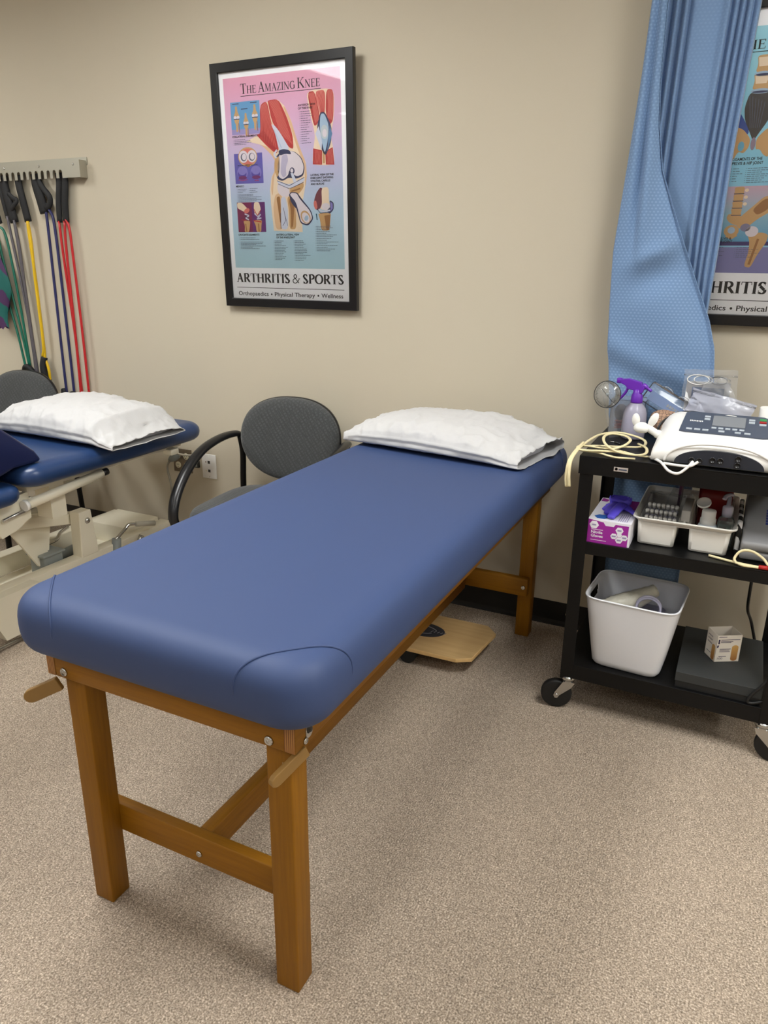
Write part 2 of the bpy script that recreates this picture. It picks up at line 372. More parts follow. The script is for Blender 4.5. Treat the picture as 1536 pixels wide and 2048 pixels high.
def glyph(ch):
    st = lambda x: [_vst(x, 0, 1), _srf(x, 0), _srf(x, 1, up=False)]
    sn = lambda x: [_vst(x, 0, 1, TN), _srf(x, 0, .26), _srf(x, 1, .26, up=False)]
    if ch == 'T': return .82, [_vst(.41, 0, 1), _srf(.41, 0), _ln(.04, .97, .78, .97, .06), _ln(.06, 1, .045, .74, .05), _ln(.76, 1, .775, .74, .05)]
    if ch == 'H': return .95, st(.2)+st(.75)+[_ln(.2, .52, .75, .52, TN)]
    if ch == 'E': return .76, st(.2)+[_ln(.2, .97, .68, .97, .06), _ln(.2, .53, .55, .53, TN), _ln(.2, .03, .7, .03, .06), _ln(.66, 1, .67, .76, .05), _ln(.69, 0, .71, .26, .05), _ln(.55, .42, .55, .64, .04)]
    if ch == 'A': return .9, [_ln(.14, 0, .44, 1, TN), _ln(.74, 0, .45, 1, TK), _ln(.25, .35, .64, .35, TN), _srf(.13, 0, .25), _srf(.75, 0, .3)]
    if ch == 'M': return 1.12, sn(.18)+st(.92)+[_ln(.2, 1, .53, .05, TK*.95), _ln(.9, 1, .53, .05, TN)]
    if ch == 'Z': return .76, [_ln(.62, .97, .14, .03, TK*.9), _ln(.1, .97, .68, .97, .06), _ln(.08, .03, .7, .03, .06), _ln(.11, 1, .1, .75, .05), _ln(.69, 0, .7, .26, .05)]
    if ch == 'I': return .4, st(.2)
    if ch == 'N': return .98, sn(.18)+[_ln(.18, .98, .78, .03, TK), _vst(.79, 0, 1, TN), _srf(.79, 1, .26, False)]
    if ch == 'G': return .95, _arc(.48, .5, .38, .48, 50, 310)+[_vst(.76, .05, .46), _srf(.74, .46, .3), _ln(.73, .98, .74, .72, .05)]
    if ch == 'K': return .95, st(.2)+[_ln(.24, .42, .74, .97, TN), _ln(.4, .56, .82, .03, TK), _srf(.76, 1, .24, False), _srf(.82, 0, .26)]
    if ch == 'R': return .88, st(.2)+_arc(.4, .74, .24, .235, -90, 90)+[_ln(.2, .975, .42, .975, TN), _ln(.2, .505, .42, .505, TN), _ln(.42, .5, .76, .03, TK), _srf(.79, 0, .22)]
    if ch == 'P': return .76, st(.2)+_arc(.4, .74, .25, .235, -90, 90)+[_ln(.2, .975, .42, .975, TN), _ln(.2, .505, .42, .505, TN)]
    if ch == 'O': return .98, _arc(.49, .5, .4, .48, 0, 360, 26)
    if ch == 'S': return .68, _arc(.33, .745, .2, .225, 30, 200)+_arc(.33, .265, .22, .235, -150, 20)+[_ln(.17, .66, .5, .34, TK), _ln(.52, .98, .52, .72, .05), _ln(.1, .02, .1, .3, .05)]
    if ch == '&': return 1.0, _arc(.38, .76, .16, .2, 0, 360, 18, .1)+_arc(.34, .26, .25, .24, 90, 330, 18, .1)+[_ln(.29, .64, .8, .04, .09), _ln(.86, .5, .58, .1, TN), _srf(.84, .5, .22)]
    return .4, []
def serif_polys(text, x, z, width, h, small=None, heavy=False):
    """capital serif lettering; lower-case letters are drawn as small capitals"""
    global TK, TN
    TK, TN = (.215, .085) if heavy else (.15, .055)
    pen = 0; items = []
    for ch in text:
        sc = 1 if (ch.isupper() or ch == '&') else (small or 1)
        a, pl = glyph(ch.upper()) if ch != ' ' else (.26, [])
        items += [[(pen+u*sc, v*sc) for u, v in p] for p in pl]; pen += a*sc
    k = width/pen
    return [[(x+u*k, z+v*h) for u, v in p] for p in items]
class Sheet:
    """printed sheet: flat artwork laid in thin ink layers, u,v in millimetres"""
    def __init__(s, y): s.mb = MB(); s.y = y; s.mats = []
    def mi(s, m):
        if m not in s.mats: s.mats.append(m)
        return s.mats.index(m)
    def poly(s, p, m, lv=1):
        if 5 <= len(p) < 20:      # organic outlines are drawn with rounded corners
            for _ in range(2):
                q = []
                for a, b in zip(p, p[1:]+p[:1]): q += [(a[0]*.82+b[0]*.18, a[1]*.82+b[1]*.18), (a[0]*.18+b[0]*.82, a[1]*.18+b[1]*.82)]
                p = q
        s.mb.add([(u/1000, s.y-lv*.00012, v/1000) for u, v in p], [tuple(range(len(p)))], s.mi(m)); return s
    def ell(s, cx, cy, rx, ry, m, lv=1, n=22, rot=0, a0=0, a1=2*PI):
        c, q = math.cos(rot), math.sin(rot)
        return s.poly([(cx+rx*math.cos(a0+(a1-a0)*i/n)*c-ry*math.sin(a0+(a1-a0)*i/n)*q, cy+rx*math.cos(a0+(a1-a0)*i/n)*q+ry*math.sin(a0+(a1-a0)*i/n)*c) for i in range(n)], m, lv)
    def line(s, pts, wd, m, lv=2):
        for a, b in zip(pts[:-1], pts[1:]): s.poly(_ln(*a, *b, wd), m, lv)
        return s
    def rect(s, x0, z0, x1, z1, m, lv=1): return s.poly([(x0, z0), (x1, z0), (x1, z1), (x0, z1)], m, lv)
    def sans(s, t, x, z, wd, h, m, lv=3, bold=.012):
        vs, fs = font_polys(t, wd, h, x, z, bold)
        s.mb.add([(u/1000, s.y-lv*.00012, v/1000) for u, v in vs], fs, s.mi(m)); return s
    def serif(s, t, x, z, wd, h, m, lv=3, small=None, heavy=False):
        for p in serif_polys(t, x, z, wd, h, small, heavy): s.poly(p, m, lv)
        return s
    def bars(s, x0, z1, x1, z0, rows, m, lv=2, seed=0, h=1.5, num=True):
        rd = random.Random(seed)
        for i in range(rows):
            z = z1-(z1-z0)*i/max(1, rows-1); xe = x0+(x1-x0)*rd.uniform(.45, 1); x = x0
            if num: s.rect(x, z, x+1.6, z+h, m, lv); x += 5
            while x < xe:
                wl = rd.uniform(5, 13); s.rect(x, z, min(x+wl, xe+3), z+h, m, lv); x += wl+1.8
        return s
    def build(s, name, parent): return s.mb.build(name, s.mats, parent, local=True, fix=False)

# ================================================================== THE ROOM
X0, X1, Y0, Y1, Z1 = ROOM['x0'], ROOM['x1'], ROOM['y0'], ROOM['y1'], ROOM['z1']
struct('floor', MB().box((X0-.1, Y0-.1, -.1), (X1+.1, Y1+.1, 0)), M['carpet'])
struct('ceiling', MB().box((X0-.1, Y0-.1, Z1), (X1+.1, Y1+.1, Z1+.1)), M['ceil'])
struct('wall_back', MB().box((X0-.1, 0, 0), (X1+.1, .1, Z1)), M['wall'])
struct('wall_left', MB().box((X0-.1, Y0, 0), (X0, 0, Z1)), M['wall'])
struct('wall_right', MB().box((X1, Y0, 0), (X1+.1, 0, Z1)), M['wall'])
struct('wall_front', MB().box((X0-.1, Y0-.1, 0), (X1+.1, Y0, Z1)), M['wall'])
def cove(a, b, inward):
    """vinyl cove base: thin upright with a curved toe"""
    prof = [(0, .1016), (.003, .1016), (.0035, .02), (.006, .008), (.013, .001), (.013, 0), (0, 0)]
    mb = MB(); R = []
    for p in (a, b): R.append([(p[0]+inward[0]*d, p[1]+inward[1]*d, z) for d, z in prof])
    return mb.rings(R, 0, True, True, True, False)
struct('baseboard_back', cove((X0, 0), (X1, 0), (0, -1)), M['base'])
struct('baseboard_left', cove((X0, Y0), (X0, 0), (1, 0)), M['base'])
struct('baseboard_right', cove((X1, Y0), (X1, 0), (-1, 0)), M['base'])
struct('baseboard_front', cove((X0, Y0), (X1, Y0), (0, 1)), M['base'])
def ceiling_light(x, y, label):
    t = thing('ceiling_light', label, 'ceiling light', (x, y, Z1-.03), 0, 'recessed ceiling lights')
    f = MB()
    for a, b in (((-.3, -.6), (.3, -.57)), ((-.3, .57), (.3, .6)), ((-.3, -.57), (-.27, .57)), ((.27, -.57), (.3, .57))):
        f.box((x+a[0], y+a[1], Z1-.03), (x+b[0], y+b[1], Z1))
    f.build('frame', M['white'], t)
    MB().box((x-.27, y-.57, Z1-.02), (x+.27, y+.57, Z1-.012)).build('diffuser', M['lamp_front' if y > -3 else 'lamp_second' if y > -5 else 'lamp_rear'], t)
    return t
WHERE = {(-3.40, -1.60): 'added as fill light at the left end of the front row', (3.95, -1.60): 'added as fill light at the right end of the front row', (-.95, -1.60): 'in the front row, above the space between the tables', (1.50, -1.60): 'in the front row, above the cart side', (-5.05, -3.75): 'added as fill light at the far left of the second row', (-2.45, -3.75): 'second from the left in the second row', (-.15, -3.75): 'third from the left in the second row', (2.3, -3.75): 'at the right end of the second row', (-3.6, -6.4): 'added as fill light at the left end of the rear row', (-1.1, -6.4): 'added as fill light, second from the left in the rear row', (1.35, -6.4): 'added as fill light, third from the left in the rear row', (3.6, -6.4): 'added as fill light at the right end of the rear row'}  # both end lamps of the front row are added to fill from the sides
for x, y in LAMPS:
    ceiling_light(x, y, 'white recessed ceiling light panel '+WHERE[(x, y)])

# ================================================================== FRAMED POSTERS
INK, PAPER = M['ink'], M['paper']
def c(name, rgb, rough=.55): 
    if name not in M: M[name] = mat(name, rgb, rough)
    return M[name]
def poster(x0, z0, label, art, rot=.032):
    t = thing('framed_poster', label, 'framed poster', (x0, -.004, z0)); t.rotation_euler = (rot, 0, 0)
    W_, H_, b = .659, .942, .035
    f = MB()
    def bar(p):  # mitred moulding with a slight slope to the inside
        n = len(p)
        f.prism(p, lambda u, v, d: (u, d, v), -.027, -.004)
    bar([(0, 0), (W_, 0), (W_-b, b), (b, b)]); bar([(0, H_), (b, H_-b), (W_-b, H_-b), (W_, H_)])
    bar([(0, 0), (b, b), (b, H_-b), (0, H_)]); bar([(W_, 0), (W_, H_), (W_-b, H_-b), (W_-b, b)])
    fo = f.build('frame', M['frame'], t, local=True)
    modify(fo, 'BEVEL', width=.0022, segments=2, limit_method='ANGLE')
    MB().box((.02, -.014, .02), (W_-.02, -.006, H_-.02)).build('backing_board', M['blackp'], t, local=True)
    sh = Sheet(-.0155); sh.rect(.0+30, 30, 629, 912, PAPER, 0); art(sh); sh.build('print', t)
    MB().box((b-.004, -.0205, b-.004), (W_-b+.004, -.0190, H_-b+.004)).build('glazing', M['glass'], t, local=True)
    return t
SKIN, SKIN2, MUS, MUS2 = c('print_skin', (228, 190, 150)), c('print_skin_pale', (240, 218, 190)), c('print_muscle', (190, 60, 58)), c('print_muscle_pale', (218, 120, 110))
BONE, BONE2, BSH = c('print_bone', (226, 216, 222)), c('print_tan_bone', (206, 164, 112)), c('print_bone_shade', (160, 112, 66))
NAVY, BLU, LAV, VIO = c('print_navy', (54, 58, 92)), c('print_blue', (112, 168, 214)), c('print_lavender', (138, 128, 196)), c('print_violet', (92, 78, 164))
MAG, PALEB, TEND = c('print_magenta', (122, 44, 104)), c('print_pale_blue', (168, 192, 214)), c('print_tendon', (208, 212, 228))
REDP, GREYT = c('print_red', (196, 44, 44)), c('print_grey_text', (92, 96, 116))
def footer(sh):
    sh.serif('ARTHRITIS & SPORTS', 58, 102, 538, 37, INK, heavy=True)
    sh.rect(57, 79, 597, 81, INK, 2)
    sh.sans('Orthopaedics', 64, 47, 158, 16.5, INK); sh.ell(238, 54, 4, 4, INK, 3)
    sh.sans('Physical Therapy', 254, 47, 202, 16.5, INK); sh.ell(472, 54, 4, 4, INK, 3)
    sh.sans('Wellness', 487, 47, 104, 16.5, INK)
def fibres(sh, p0, p1, q0, q1, n, m, lv, wd=2.0):
    for i in range(n):
        t = (i+.5)/n; a = (p0[0]+(p1[0]-p0[0])*t, p0[1]+(p1[1]-p0[1])*t); b = (q0[0]+(q1[0]-q0[0])*t, q0[1]+(q1[1]-q0[1])*t)
        sh.line([a, ((a[0]+b[0])/2+3, (a[1]+b[1])/2), b], wd, m, lv)
def joint(sh, cx, cz, s, m0=BONE2, m1=BONE, lv=3):
    """small bone joint drawing: two flared shafts and the cartilage between"""
    sh.poly([(cx-3*s, cz+28*s), (cx+3*s, cz+28*s), (cx+4*s, cz+14*s), (cx+10*s, cz+4*s), (cx+8*s, cz), (cx-8*s, cz), (cx-10*s, cz+4*s), (cx-4*s, cz+14*s)], m0, lv)
    sh.ell(cx-5*s, cz+1*s, 5*s, 4*s, m1, lv+1, 12); sh.ell(cx+5*s, cz+1*s, 5*s, 4*s, m1, lv+1, 12)
    sh.line([(cx-9*s, cz-3*s), (cx+9*s, cz-3*s)], 2.2*s, NAVY, lv+2)
    sh.poly([(cx-9*s, cz-4*s), (cx+9*s, cz-4*s), (cx+7*s, cz-10*s), (cx+3.5*s, cz-16*s), (cx+3*s, cz-34*s), (cx-4*s, cz-34*s), (cx-3.5*s, cz-16*s), (cx-7*s, cz-10*s)], m0, lv)
    sh.line([(cx+6*s, cz-13*s), (cx+7*s, cz-36*s)], 2.2*s, BSH, lv+1)
def knee_art(sh):
    bg = grad_mat('print_pink_to_blue', [(0, (178, 212, 222)), (.3, (184, 210, 228)), (.55, (198, 194, 224)), (.78, (222, 178, 208)), (1, (230, 164, 188))], (.16, .886))
    sh.poly([(55, 886), (599, 886), (601, 162), (57, 162)], bg, 1)
    sh.serif('The Amazing Knee', 138, 826, 372, 36, INK, 4, small=.76)
    sh.rect(138, 817, 512, 819, INK, 3)
    # inset drawings
    sh.rect(84, 680, 227, 799, c('print_sky', (104, 162, 206)), 2); sh.rect(84, 680, 227, 700, c('print_lilac', (160, 150, 200)), 2.4)
    joint(sh, 112, 742, 1.5); joint(sh, 157, 720, 1.35); joint(sh, 202, 744, 1.5)
    sh.rect(94, 791, 126, 794, NAVY, 4); sh.rect(182, 791, 214, 794, NAVY, 4); sh.rect(136, 771, 168, 774, NAVY, 4)
    sh.rect(86, 496, 227, 610, c('print_periwinkle', (104, 98, 178)), 2)
    sh.ell(155, 597, 48, 36, BONE2, 3); sh.ell(155, 597, 43, 31, MUS2, 4); sh.ell(134, 598, 23, 23, BONE, 5); sh.ell(176, 598, 23, 23, BONE, 5)
    sh.ell(135, 596, 15, 15, GREYT, 6); sh.ell(176, 596, 15, 15, GREYT, 6); sh.ell(137, 597, 11, 12, BONE, 7); sh.ell(178, 597, 11, 12, BONE, 7)
    sh.poly([(140, 570), (170, 570), (160, 558), (150, 558)], BSH, 4)
    for x in (124, 192):
        sh.ell(x, 538, 27, 25, LAV, 3); sh.ell(x-2, 533, 22, 18, VIO, 4); sh.ell(x, 543, 20, 14, LAV, 5); sh.ell(x, 519, 21, 7, c('print_plum', (118, 54, 108)), 5)
        sh.bars(x-22, 564, x+24, 561, 1, NAVY, 5, int(x), 2.4, False)
    for i in range(9): sh.ell(101+i*5.5, 508+abs(i-4)*.8, 2, 2, REDP, 4, 8)
    for i in range(3): sh.ell(186+i*7, 507, 2.4, 2.4, REDP, 4, 8)
    sh.rect(85, 307, 227, 424, c('print_plum_red', (128, 40, 84)), 2); sh.rect(160, 307, 227, 424, c('print_plum_violet', (104, 46, 116)), 2.3)
    sh.poly([(86, 423), (112, 423), (142, 396), (136, 384), (118, 388), (86, 402)], SKIN2, 3)
    sh.ell(134, 391, 15, 9, MUS2, 4, rot=.4); sh.line([(122, 379), (144, 372), (126, 362), (142, 356)], 5, TEND, 4)
    sh.line([(122, 370), (142, 362)], 3, NAVY, 5)
    sh.poly([(112, 352), (148, 352), (146, 334), (140, 307), (116, 307), (120, 332)], BONE2, 3); sh.line([(124, 340), (128, 308)], 5, BSH, 4); sh.line([(104, 356), (128, 354)], 2.5, REDP, 5)
    sh.poly([(174, 424), (198, 424), (206, 396), (198, 380), (186, 370), (172, 384), (170, 400)], SKIN2, 3); sh.line([(170, 398), (186, 371), (204, 392)], 3, REDP, 4)
    sh.line([(172, 380), (188, 368), (204, 376), (184, 358), (206, 362)], 5, TEND, 4); sh.line([(166, 352), (206, 346)], 4, REDP, 5)
    sh.poly([(164, 354), (210, 354), (204, 332), (202, 307), (178, 307), (176, 332)], BONE2, 3); sh.line([(190, 340), (191, 308)], 6, BSH, 4)
    # main leg
    sh.poly([(153, 654), (226, 638), (276, 596), (290, 571), (285, 541), (267, 516), (257, 470), (258, 417), (266, 311), (407, 305), (404, 389), (420, 451), (437, 516), (433, 566), (407, 621), (390, 665), (374, 714), (345, 770), (315, 794), (237, 785), (222, 678)], SKIN2, 2)
    sh.poly([(226, 638), (276, 596), (290, 571), (285, 541), (270, 516), (262, 470), (268, 440), (280, 520), (300, 560), (292, 600), (262, 628), (170, 652)], SKIN, 3)
    sh.poly([(345, 770), (374, 714), (390, 665), (407, 621), (433, 566), (437, 516), (426, 470), (428, 520), (420, 566), (396, 618), (378, 668), (362, 712), (338, 768)], SKIN, 3)
    sh.poly([(228, 780), (262, 795), (284, 715), (297, 668), (310, 620), (296, 600), (252, 632), (202, 677), (225, 678)], MUS, 3)
    sh.poly([(262, 795), (318, 796), (352, 735), (377, 666), (379, 614), (356, 623), (326, 668), (288, 709), (274, 750)], MUS, 4)
    fibres(sh, (232, 776), (258, 792), (222, 664), (300, 622), 9, MUS2, 5); fibres(sh, (272, 792), (314, 794), (318, 676), (376, 630), 9, MUS2, 5)
    fibres(sh, (214, 678), (240, 690), (270, 624), (300, 612), 6, c('print_deep_red', (150, 36, 44)), 6, 1.4)
    sh.line([(266, 790), (276, 740), (284, 706)], 3.4, SKIN2, 6)
    sh.poly([(277, 712), (292, 706), (312, 686), (358, 622), (352, 608), (329, 606), (308, 618), (297, 670)], TEND, 5); sh.line([(290, 690), (322, 622)], 3, PALEB, 6); sh.line([(300, 616), (284, 600), (296, 586)], 8, TEND, 5)
    sh.poly([(306, 612), (330, 618), (360, 612), (368, 596), (340, 600), (312, 594)], NAVY, 6)
    sh.poly([(290, 588), (312, 606), (345, 612), (384, 606), (414, 584), (428, 549), (420, 516), (388, 506), (349, 512), (322, 500), (296, 506), (284, 548)], NAVY, 4)
    sh.poly([(286, 580), (312, 596), (308, 540), (296, 512), (282, 540)], BONE2, 5)
    sh.poly([(312, 604), (342, 612), (381, 606), (411, 582), (424, 551), (417, 523), (390, 514), (366, 528), (354, 539), (348, 520), (322, 506), (302, 516), (298, 555)], BONE, 5)
    sh.poly([(322, 594), (346, 600), (352, 576), (338, 548), (340, 520), (324, 512), (312, 530), (316, 560)], c('print_lilac_grey', (192, 184, 206)), 6)
    sh.ell(368, 536, 12, 13, NAVY, 7, 16); sh.ell(367, 537, 7, 8, BONE, 8, 14); sh.poly([(360, 528), (372, 528), (392, 488), (376, 486)], TEND, 8)
    sh.poly([(294, 504), (352, 484), (424, 512), (424, 496), (352, 470), (296, 492)], TEND, 7); sh.line([(294, 502), (352, 482), (424, 510)], 2.2, NAVY, 8); sh.line([(298, 490), (352, 470), (420, 492)], 2, NAVY, 8)
    sh.poly([(296, 492), (352, 470), (352, 446), (338, 440), (316, 442), (300, 452), (292, 470)], BONE, 6); sh.poly([(352, 470), (420, 492), (420, 474), (398, 452), (372, 440), (352, 446)], BONE2, 6); sh.line([(360, 460), (404, 470)], 6, BSH, 7)
    sh.poly([(280, 448), (300, 456), (316, 440), (312, 316), (276, 316), (268, 400)], SKIN, 4); sh.poly([(286, 440), (304, 444), (306, 400), (300, 330), (292, 400)], BSH, 5)
    sh.poly([(308, 438), (330, 442), (340, 400), (338, 316), (303, 316), (306, 380)], TEND, 6); sh.line([(304, 380), (302, 318)], 2.4, NAVY, 7); sh.line([(318, 400), (328, 352), (312, 330)], 2, NAVY, 7); sh.line([(322, 380), (336, 330)], 1.6, NAVY, 7)
    sh.poly([(338, 436), (356, 446), (386, 430), (380, 380), (376, 316), (344, 316), (346, 380)], BONE2, 5); sh.poly([(346, 430), (364, 440), (372, 400), (362, 330), (352, 318), (354, 390)], BSH, 6)
    sh.poly([(376, 430), (396, 420), (402, 316), (378, 316)], SKIN2, 5)
    sh.poly([(346, 444), (356, 458), (388, 456), (404, 436), (450, 388), (461, 354), (434, 328), (398, 338), (386, 380), (372, 420)], NAVY, 7)
    sh.poly([(352, 448), (362, 455), (386, 452), (400, 430), (446, 386), (456, 357), (432, 334), (401, 343), (392, 380), (380, 420)], BONE, 8); sh.ell(424, 362, 27, 21, BONE2, 9, rot=-.9); sh.ell(425, 360, 22, 16, BONE, 10, rot=-.9); sh.ell(428, 358, 9, 11, PALEB, 11, rot=-.7)
    sh.poly([(350, 446), (356, 440), (384, 400), (378, 396), (356, 420)], NAVY, 9)
    # front view, upper right
    sh.poly([(446, 816), (457, 748), (481, 661), (472, 618), (462, 553), (566, 549), (560, 612), (550, 650), (568, 723), (570, 816)], SKIN2, 2)
    sh.poly([(450, 809), (484, 813), (505, 726), (492, 696), (476, 690)], MUS, 3); sh.poly([(484, 811), (532, 813), (528, 735), (517, 700), (505, 733)], MUS2, 4); sh.poly([(536, 814), (568, 810), (564, 709), (549, 690), (530, 734)], MUS, 3)
    fibres(sh, (456, 804), (480, 808), (482, 700), (502, 712), 6, MUS2, 5); fibres(sh, (490, 808), (528, 808), (510, 736), (524, 736), 6, MUS, 5); fibres(sh, (540, 810), (564, 808), (538, 716), (560, 706), 6, MUS2, 5)
    sh.poly([(506, 738), (527, 738), (556, 686), (552, 629), (524, 580), (497, 628), (490, 689)], NAVY, 5); sh.poly([(508, 732), (525, 732), (544, 690), (538, 640), (522, 590), (508, 640), (502, 690)], PALEB, 6)
    sh.ell(523, 668, 17, 25, c('print_pale_grey', (196, 204, 208)), 7); sh.ell(524, 664, 10, 14, BONE, 8); sh.poly([(498, 690), (482, 664), (508, 604), (512, 640)], TEND, 6); sh.poly([(548, 690), (558, 660), (534, 600), (540, 650)], c('print_steel_blue', (96, 134, 172)), 6)
    sh.poly([(470, 613), (510, 604), (508, 553), (466, 556)], MUS, 4); sh.poly([(524, 600), (558, 613), (564, 551), (526, 553)], MUS, 4); sh.line([(517, 600), (517, 558)], 9, BONE2, 5)
    fibres(sh, (476, 608), (506, 602), (472, 560), (504, 556), 5, MUS2, 5); fibres(sh, (530, 600), (554, 608), (532, 556), (558, 555), 5, MUS2, 5)
    # side view, lower right
    sh.poly([(466, 424), (478, 452), (497, 472), (510, 464), (506, 420), (498, 396), (478, 386), (468, 400)], c('print_wine', (122, 62, 74)), 3); sh.poly([(464, 420), (476, 424), (482, 396), (472, 388), (464, 404)], MUS2, 4)
    sh.poly([(502, 470), (536, 472), (535, 413), (550, 396), (524, 384), (492, 392), (503, 410)], SKIN2, 4); sh.ell(520, 400, 20, 13, BONE, 5)
    sh.poly([(538, 424), (557, 414), (556, 388), (538, 372), (522, 384), (540, 398)], NAVY, 5); sh.poly([(542, 418), (552, 410), (552, 392), (542, 382)], LAV, 6)
    sh.line([(486, 390), (506, 380), (540, 386)], 6, TEND, 6); sh.line([(478, 392), (494, 376), (534, 378)], 2.2, NAVY, 7)
    sh.poly([(482, 376), (543, 376), (540, 356), (534, 310), (496, 310), (492, 350)], BONE2, 4); sh.poly([(512, 366), (540, 370), (534, 312), (520, 312)], BSH, 5); sh.poly([(472, 374), (478, 374), (480, 350), (476, 350)], c('print_teal', (48, 104, 128)), 4)
    # captions and fine print
    for t, x, z, wd in (('COLLATERAL LIGAMENTS', 85, 670, 126), ('MENISCI', 88, 483, 40), ('CRUCIATE LIGAMENTS', 84, 293, 108), ('ANTERO-LATERAL VIEW', 277, 292, 113), ('OF THE KNEE JOINT', 277, 281, 92), ('ANTERIOR VIEW', 407, 764, 79), ('OF THE KNEE', 407, 753, 66), ('LATERAL VIEW OF THE', 454, 514, 106), ('KNEE JOINT SHOWING', 454, 503, 104), ('SYNOVIAL CAPSULE', 454, 492, 90), ('AND BURSAE', 454, 481, 62)):
        sh.sans(t, x, z, wd, 7, INK, 12)
    for a in ((89, 661, 196, 643, 4, 1), (91, 474, 140, 462, 3, 2), (152, 476, 222, 462, 3, 3), (90, 454, 226, 428, 6, 4), (88, 283, 190, 277, 2, 5), (88, 266, 222, 240, 6, 6), (262, 270, 336, 196, 13, 7), (362, 270, 440, 194, 13, 8), (468, 326, 572, 232, 15, 9), (413, 744, 470, 633, 15, 10)):
        sh.bars(*a[:5], GREYT, 12, a[5])
    footer(sh)
def hip_art(sh):
    bg = grad_mat('print_aqua', [(0, (148, 200, 226)), (.5, (146, 206, 228)), (1, (164, 220, 234))], (.16, .886))
    sh.poly([(55, 862), (599, 862), (601, 166), (57, 166)], bg, 1)
    sh.rect(57, 166, 600, 245, c('print_mauve', (134, 132, 182)), 2)
    sh.serif('The', 140, 802, 84, 30, INK, 6, small=.82); sh.rect(138, 794, 512, 796, INK, 3)
    # spine and pelvis, upper drawing
    for z, hw in ((762, 22), (716, 25)):
        sh.poly([(228-hw, z+24), (228+hw, z+24), (228+hw-5, z), (228+hw, z-22), (228-hw, z-22), (228-hw+5, z)], BONE2, 4); sh.poly([(228-hw+4, z+18), (228+hw-6, z+18), (228+hw-12, z-6), (228-hw+8, z-6)], SKIN2, 5)
        sh.ell(228, z-26, hw+2, 7, PALEB, 5); sh.ell(228, z-28, hw-2, 3, NAVY, 6)
    sh.poly([(200, 690), (258, 690), (272, 650), (262, 610), (238, 570), (228, 552), (218, 572), (196, 612), (190, 648)], c('print_charcoal', (72, 68, 66)), 4)
    for i in range(6): sh.line([(200+i*9, 680-i*4), (214+i*5, 590)], 1.6, GREYT, 5)
    sh.poly([(176, 640), (196, 612), (214, 580), (204, 566), (180, 590)], c('print_royal', (60, 84, 156)), 4)
    sh.poly([(160, 600), (196, 588), (220, 560), (218, 536), (206, 520), (190, 526), (178, 500), (162, 508), (170, 548)], BONE2, 5); sh.ell(196, 540, 9, 14, c('print_sea', (112, 178, 206)), 6)
    sh.poly([(236, 560), (262, 588), (300, 600), (290, 540), (276, 506), (262, 514), (250, 530), (238, 530)], BONE2, 5); sh.ell(229, 546, 7, 18, c('print_mauve_grey', (150, 132, 150)), 6)
    sh.sans('LIGAMENTS OF THE', 178, 500, 84, 8, INK, 8); sh.sans('PELVIS & HIP JOINT', 178, 488, 88, 8, INK, 8)
    sh.bars(178, 476, 212, 440, 6, GREYT, 6, 21); sh.bars(220, 476, 320, 436, 8, GREYT, 6, 22)
    # lower inset
    sh.rect(150, 262, 420, 426, grad_mat('print_rose_to_aqua', [(0, (92, 160, 198)), (.5, (150, 190, 206)), (1, (206, 172, 188))], (.26, .426)), 3)
    sh.rect(150, 250, 420, 262, c('print_indigo', (62, 52, 110)), 3)
    for i in range(4): sh.poly([(196-i, 424-i*21), (226, 424-i*21), (224, 408-i*21), (228, 405-i*21), (194-i, 405-i*21), (198, 408-i*21)], BONE2, 5); sh.rect(196, 403-i*21, 226, 405-i*21, NAVY, 6)
    for i in range(3): sh.ell(232, 414-i*20, 6, 5, SKIN2, 5, 12)
    sh.poly([(188, 346), (226, 340), (240, 320), (222, 308), (196, 318), (184, 332)], BONE2, 5); sh.poly([(224, 336), (262, 372), (286, 396), (318, 398), (326, 378), (312, 352), (276, 330), (250, 306), (226, 300), (212, 316)], BONE2, 6); sh.poly([(256, 356), (286, 388), (314, 388), (300, 356), (272, 340)], BSH, 7)
    sh.ell(204, 294, 22, 18, BONE2, 5); sh.ell(204, 296, 11, 10, PALEB, 7); sh.line([(190, 280), (206, 272), (222, 282)], 7, BONE2, 6)
    sh.ell(244, 304, 15, 12, c('print_grey_lilac', (136, 132, 160)), 7); sh.ell(264, 292, 19, 16, BONE, 7); sh.poly([(254, 282), (290, 290), (312, 284), (312, 262), (290, 222), (276, 182), (256, 186), (264, 230), (262, 262)], BONE2, 6); sh.line([(286, 270), (270, 192)], 7, BSH, 7)
    sh.sans('PELVIS &', 168, 268, 40, 7, INK, 9); sh.sans('HIP JOINT', 168, 259, 44, 7, INK, 9)
    sh.bars(160, 244, 214, 218, 3, GREYT, 6, 31); sh.bars(222, 244, 300, 214, 6, GREYT, 6, 32)
    footer(sh)
poster(-1.2255, 1.228, 'black framed knee anatomy poster hanging fully visible on the beige wall', knee_art)
poster(.594, 1.231, 'black framed hip anatomy poster partly hidden behind the blue curtain', hip_art)

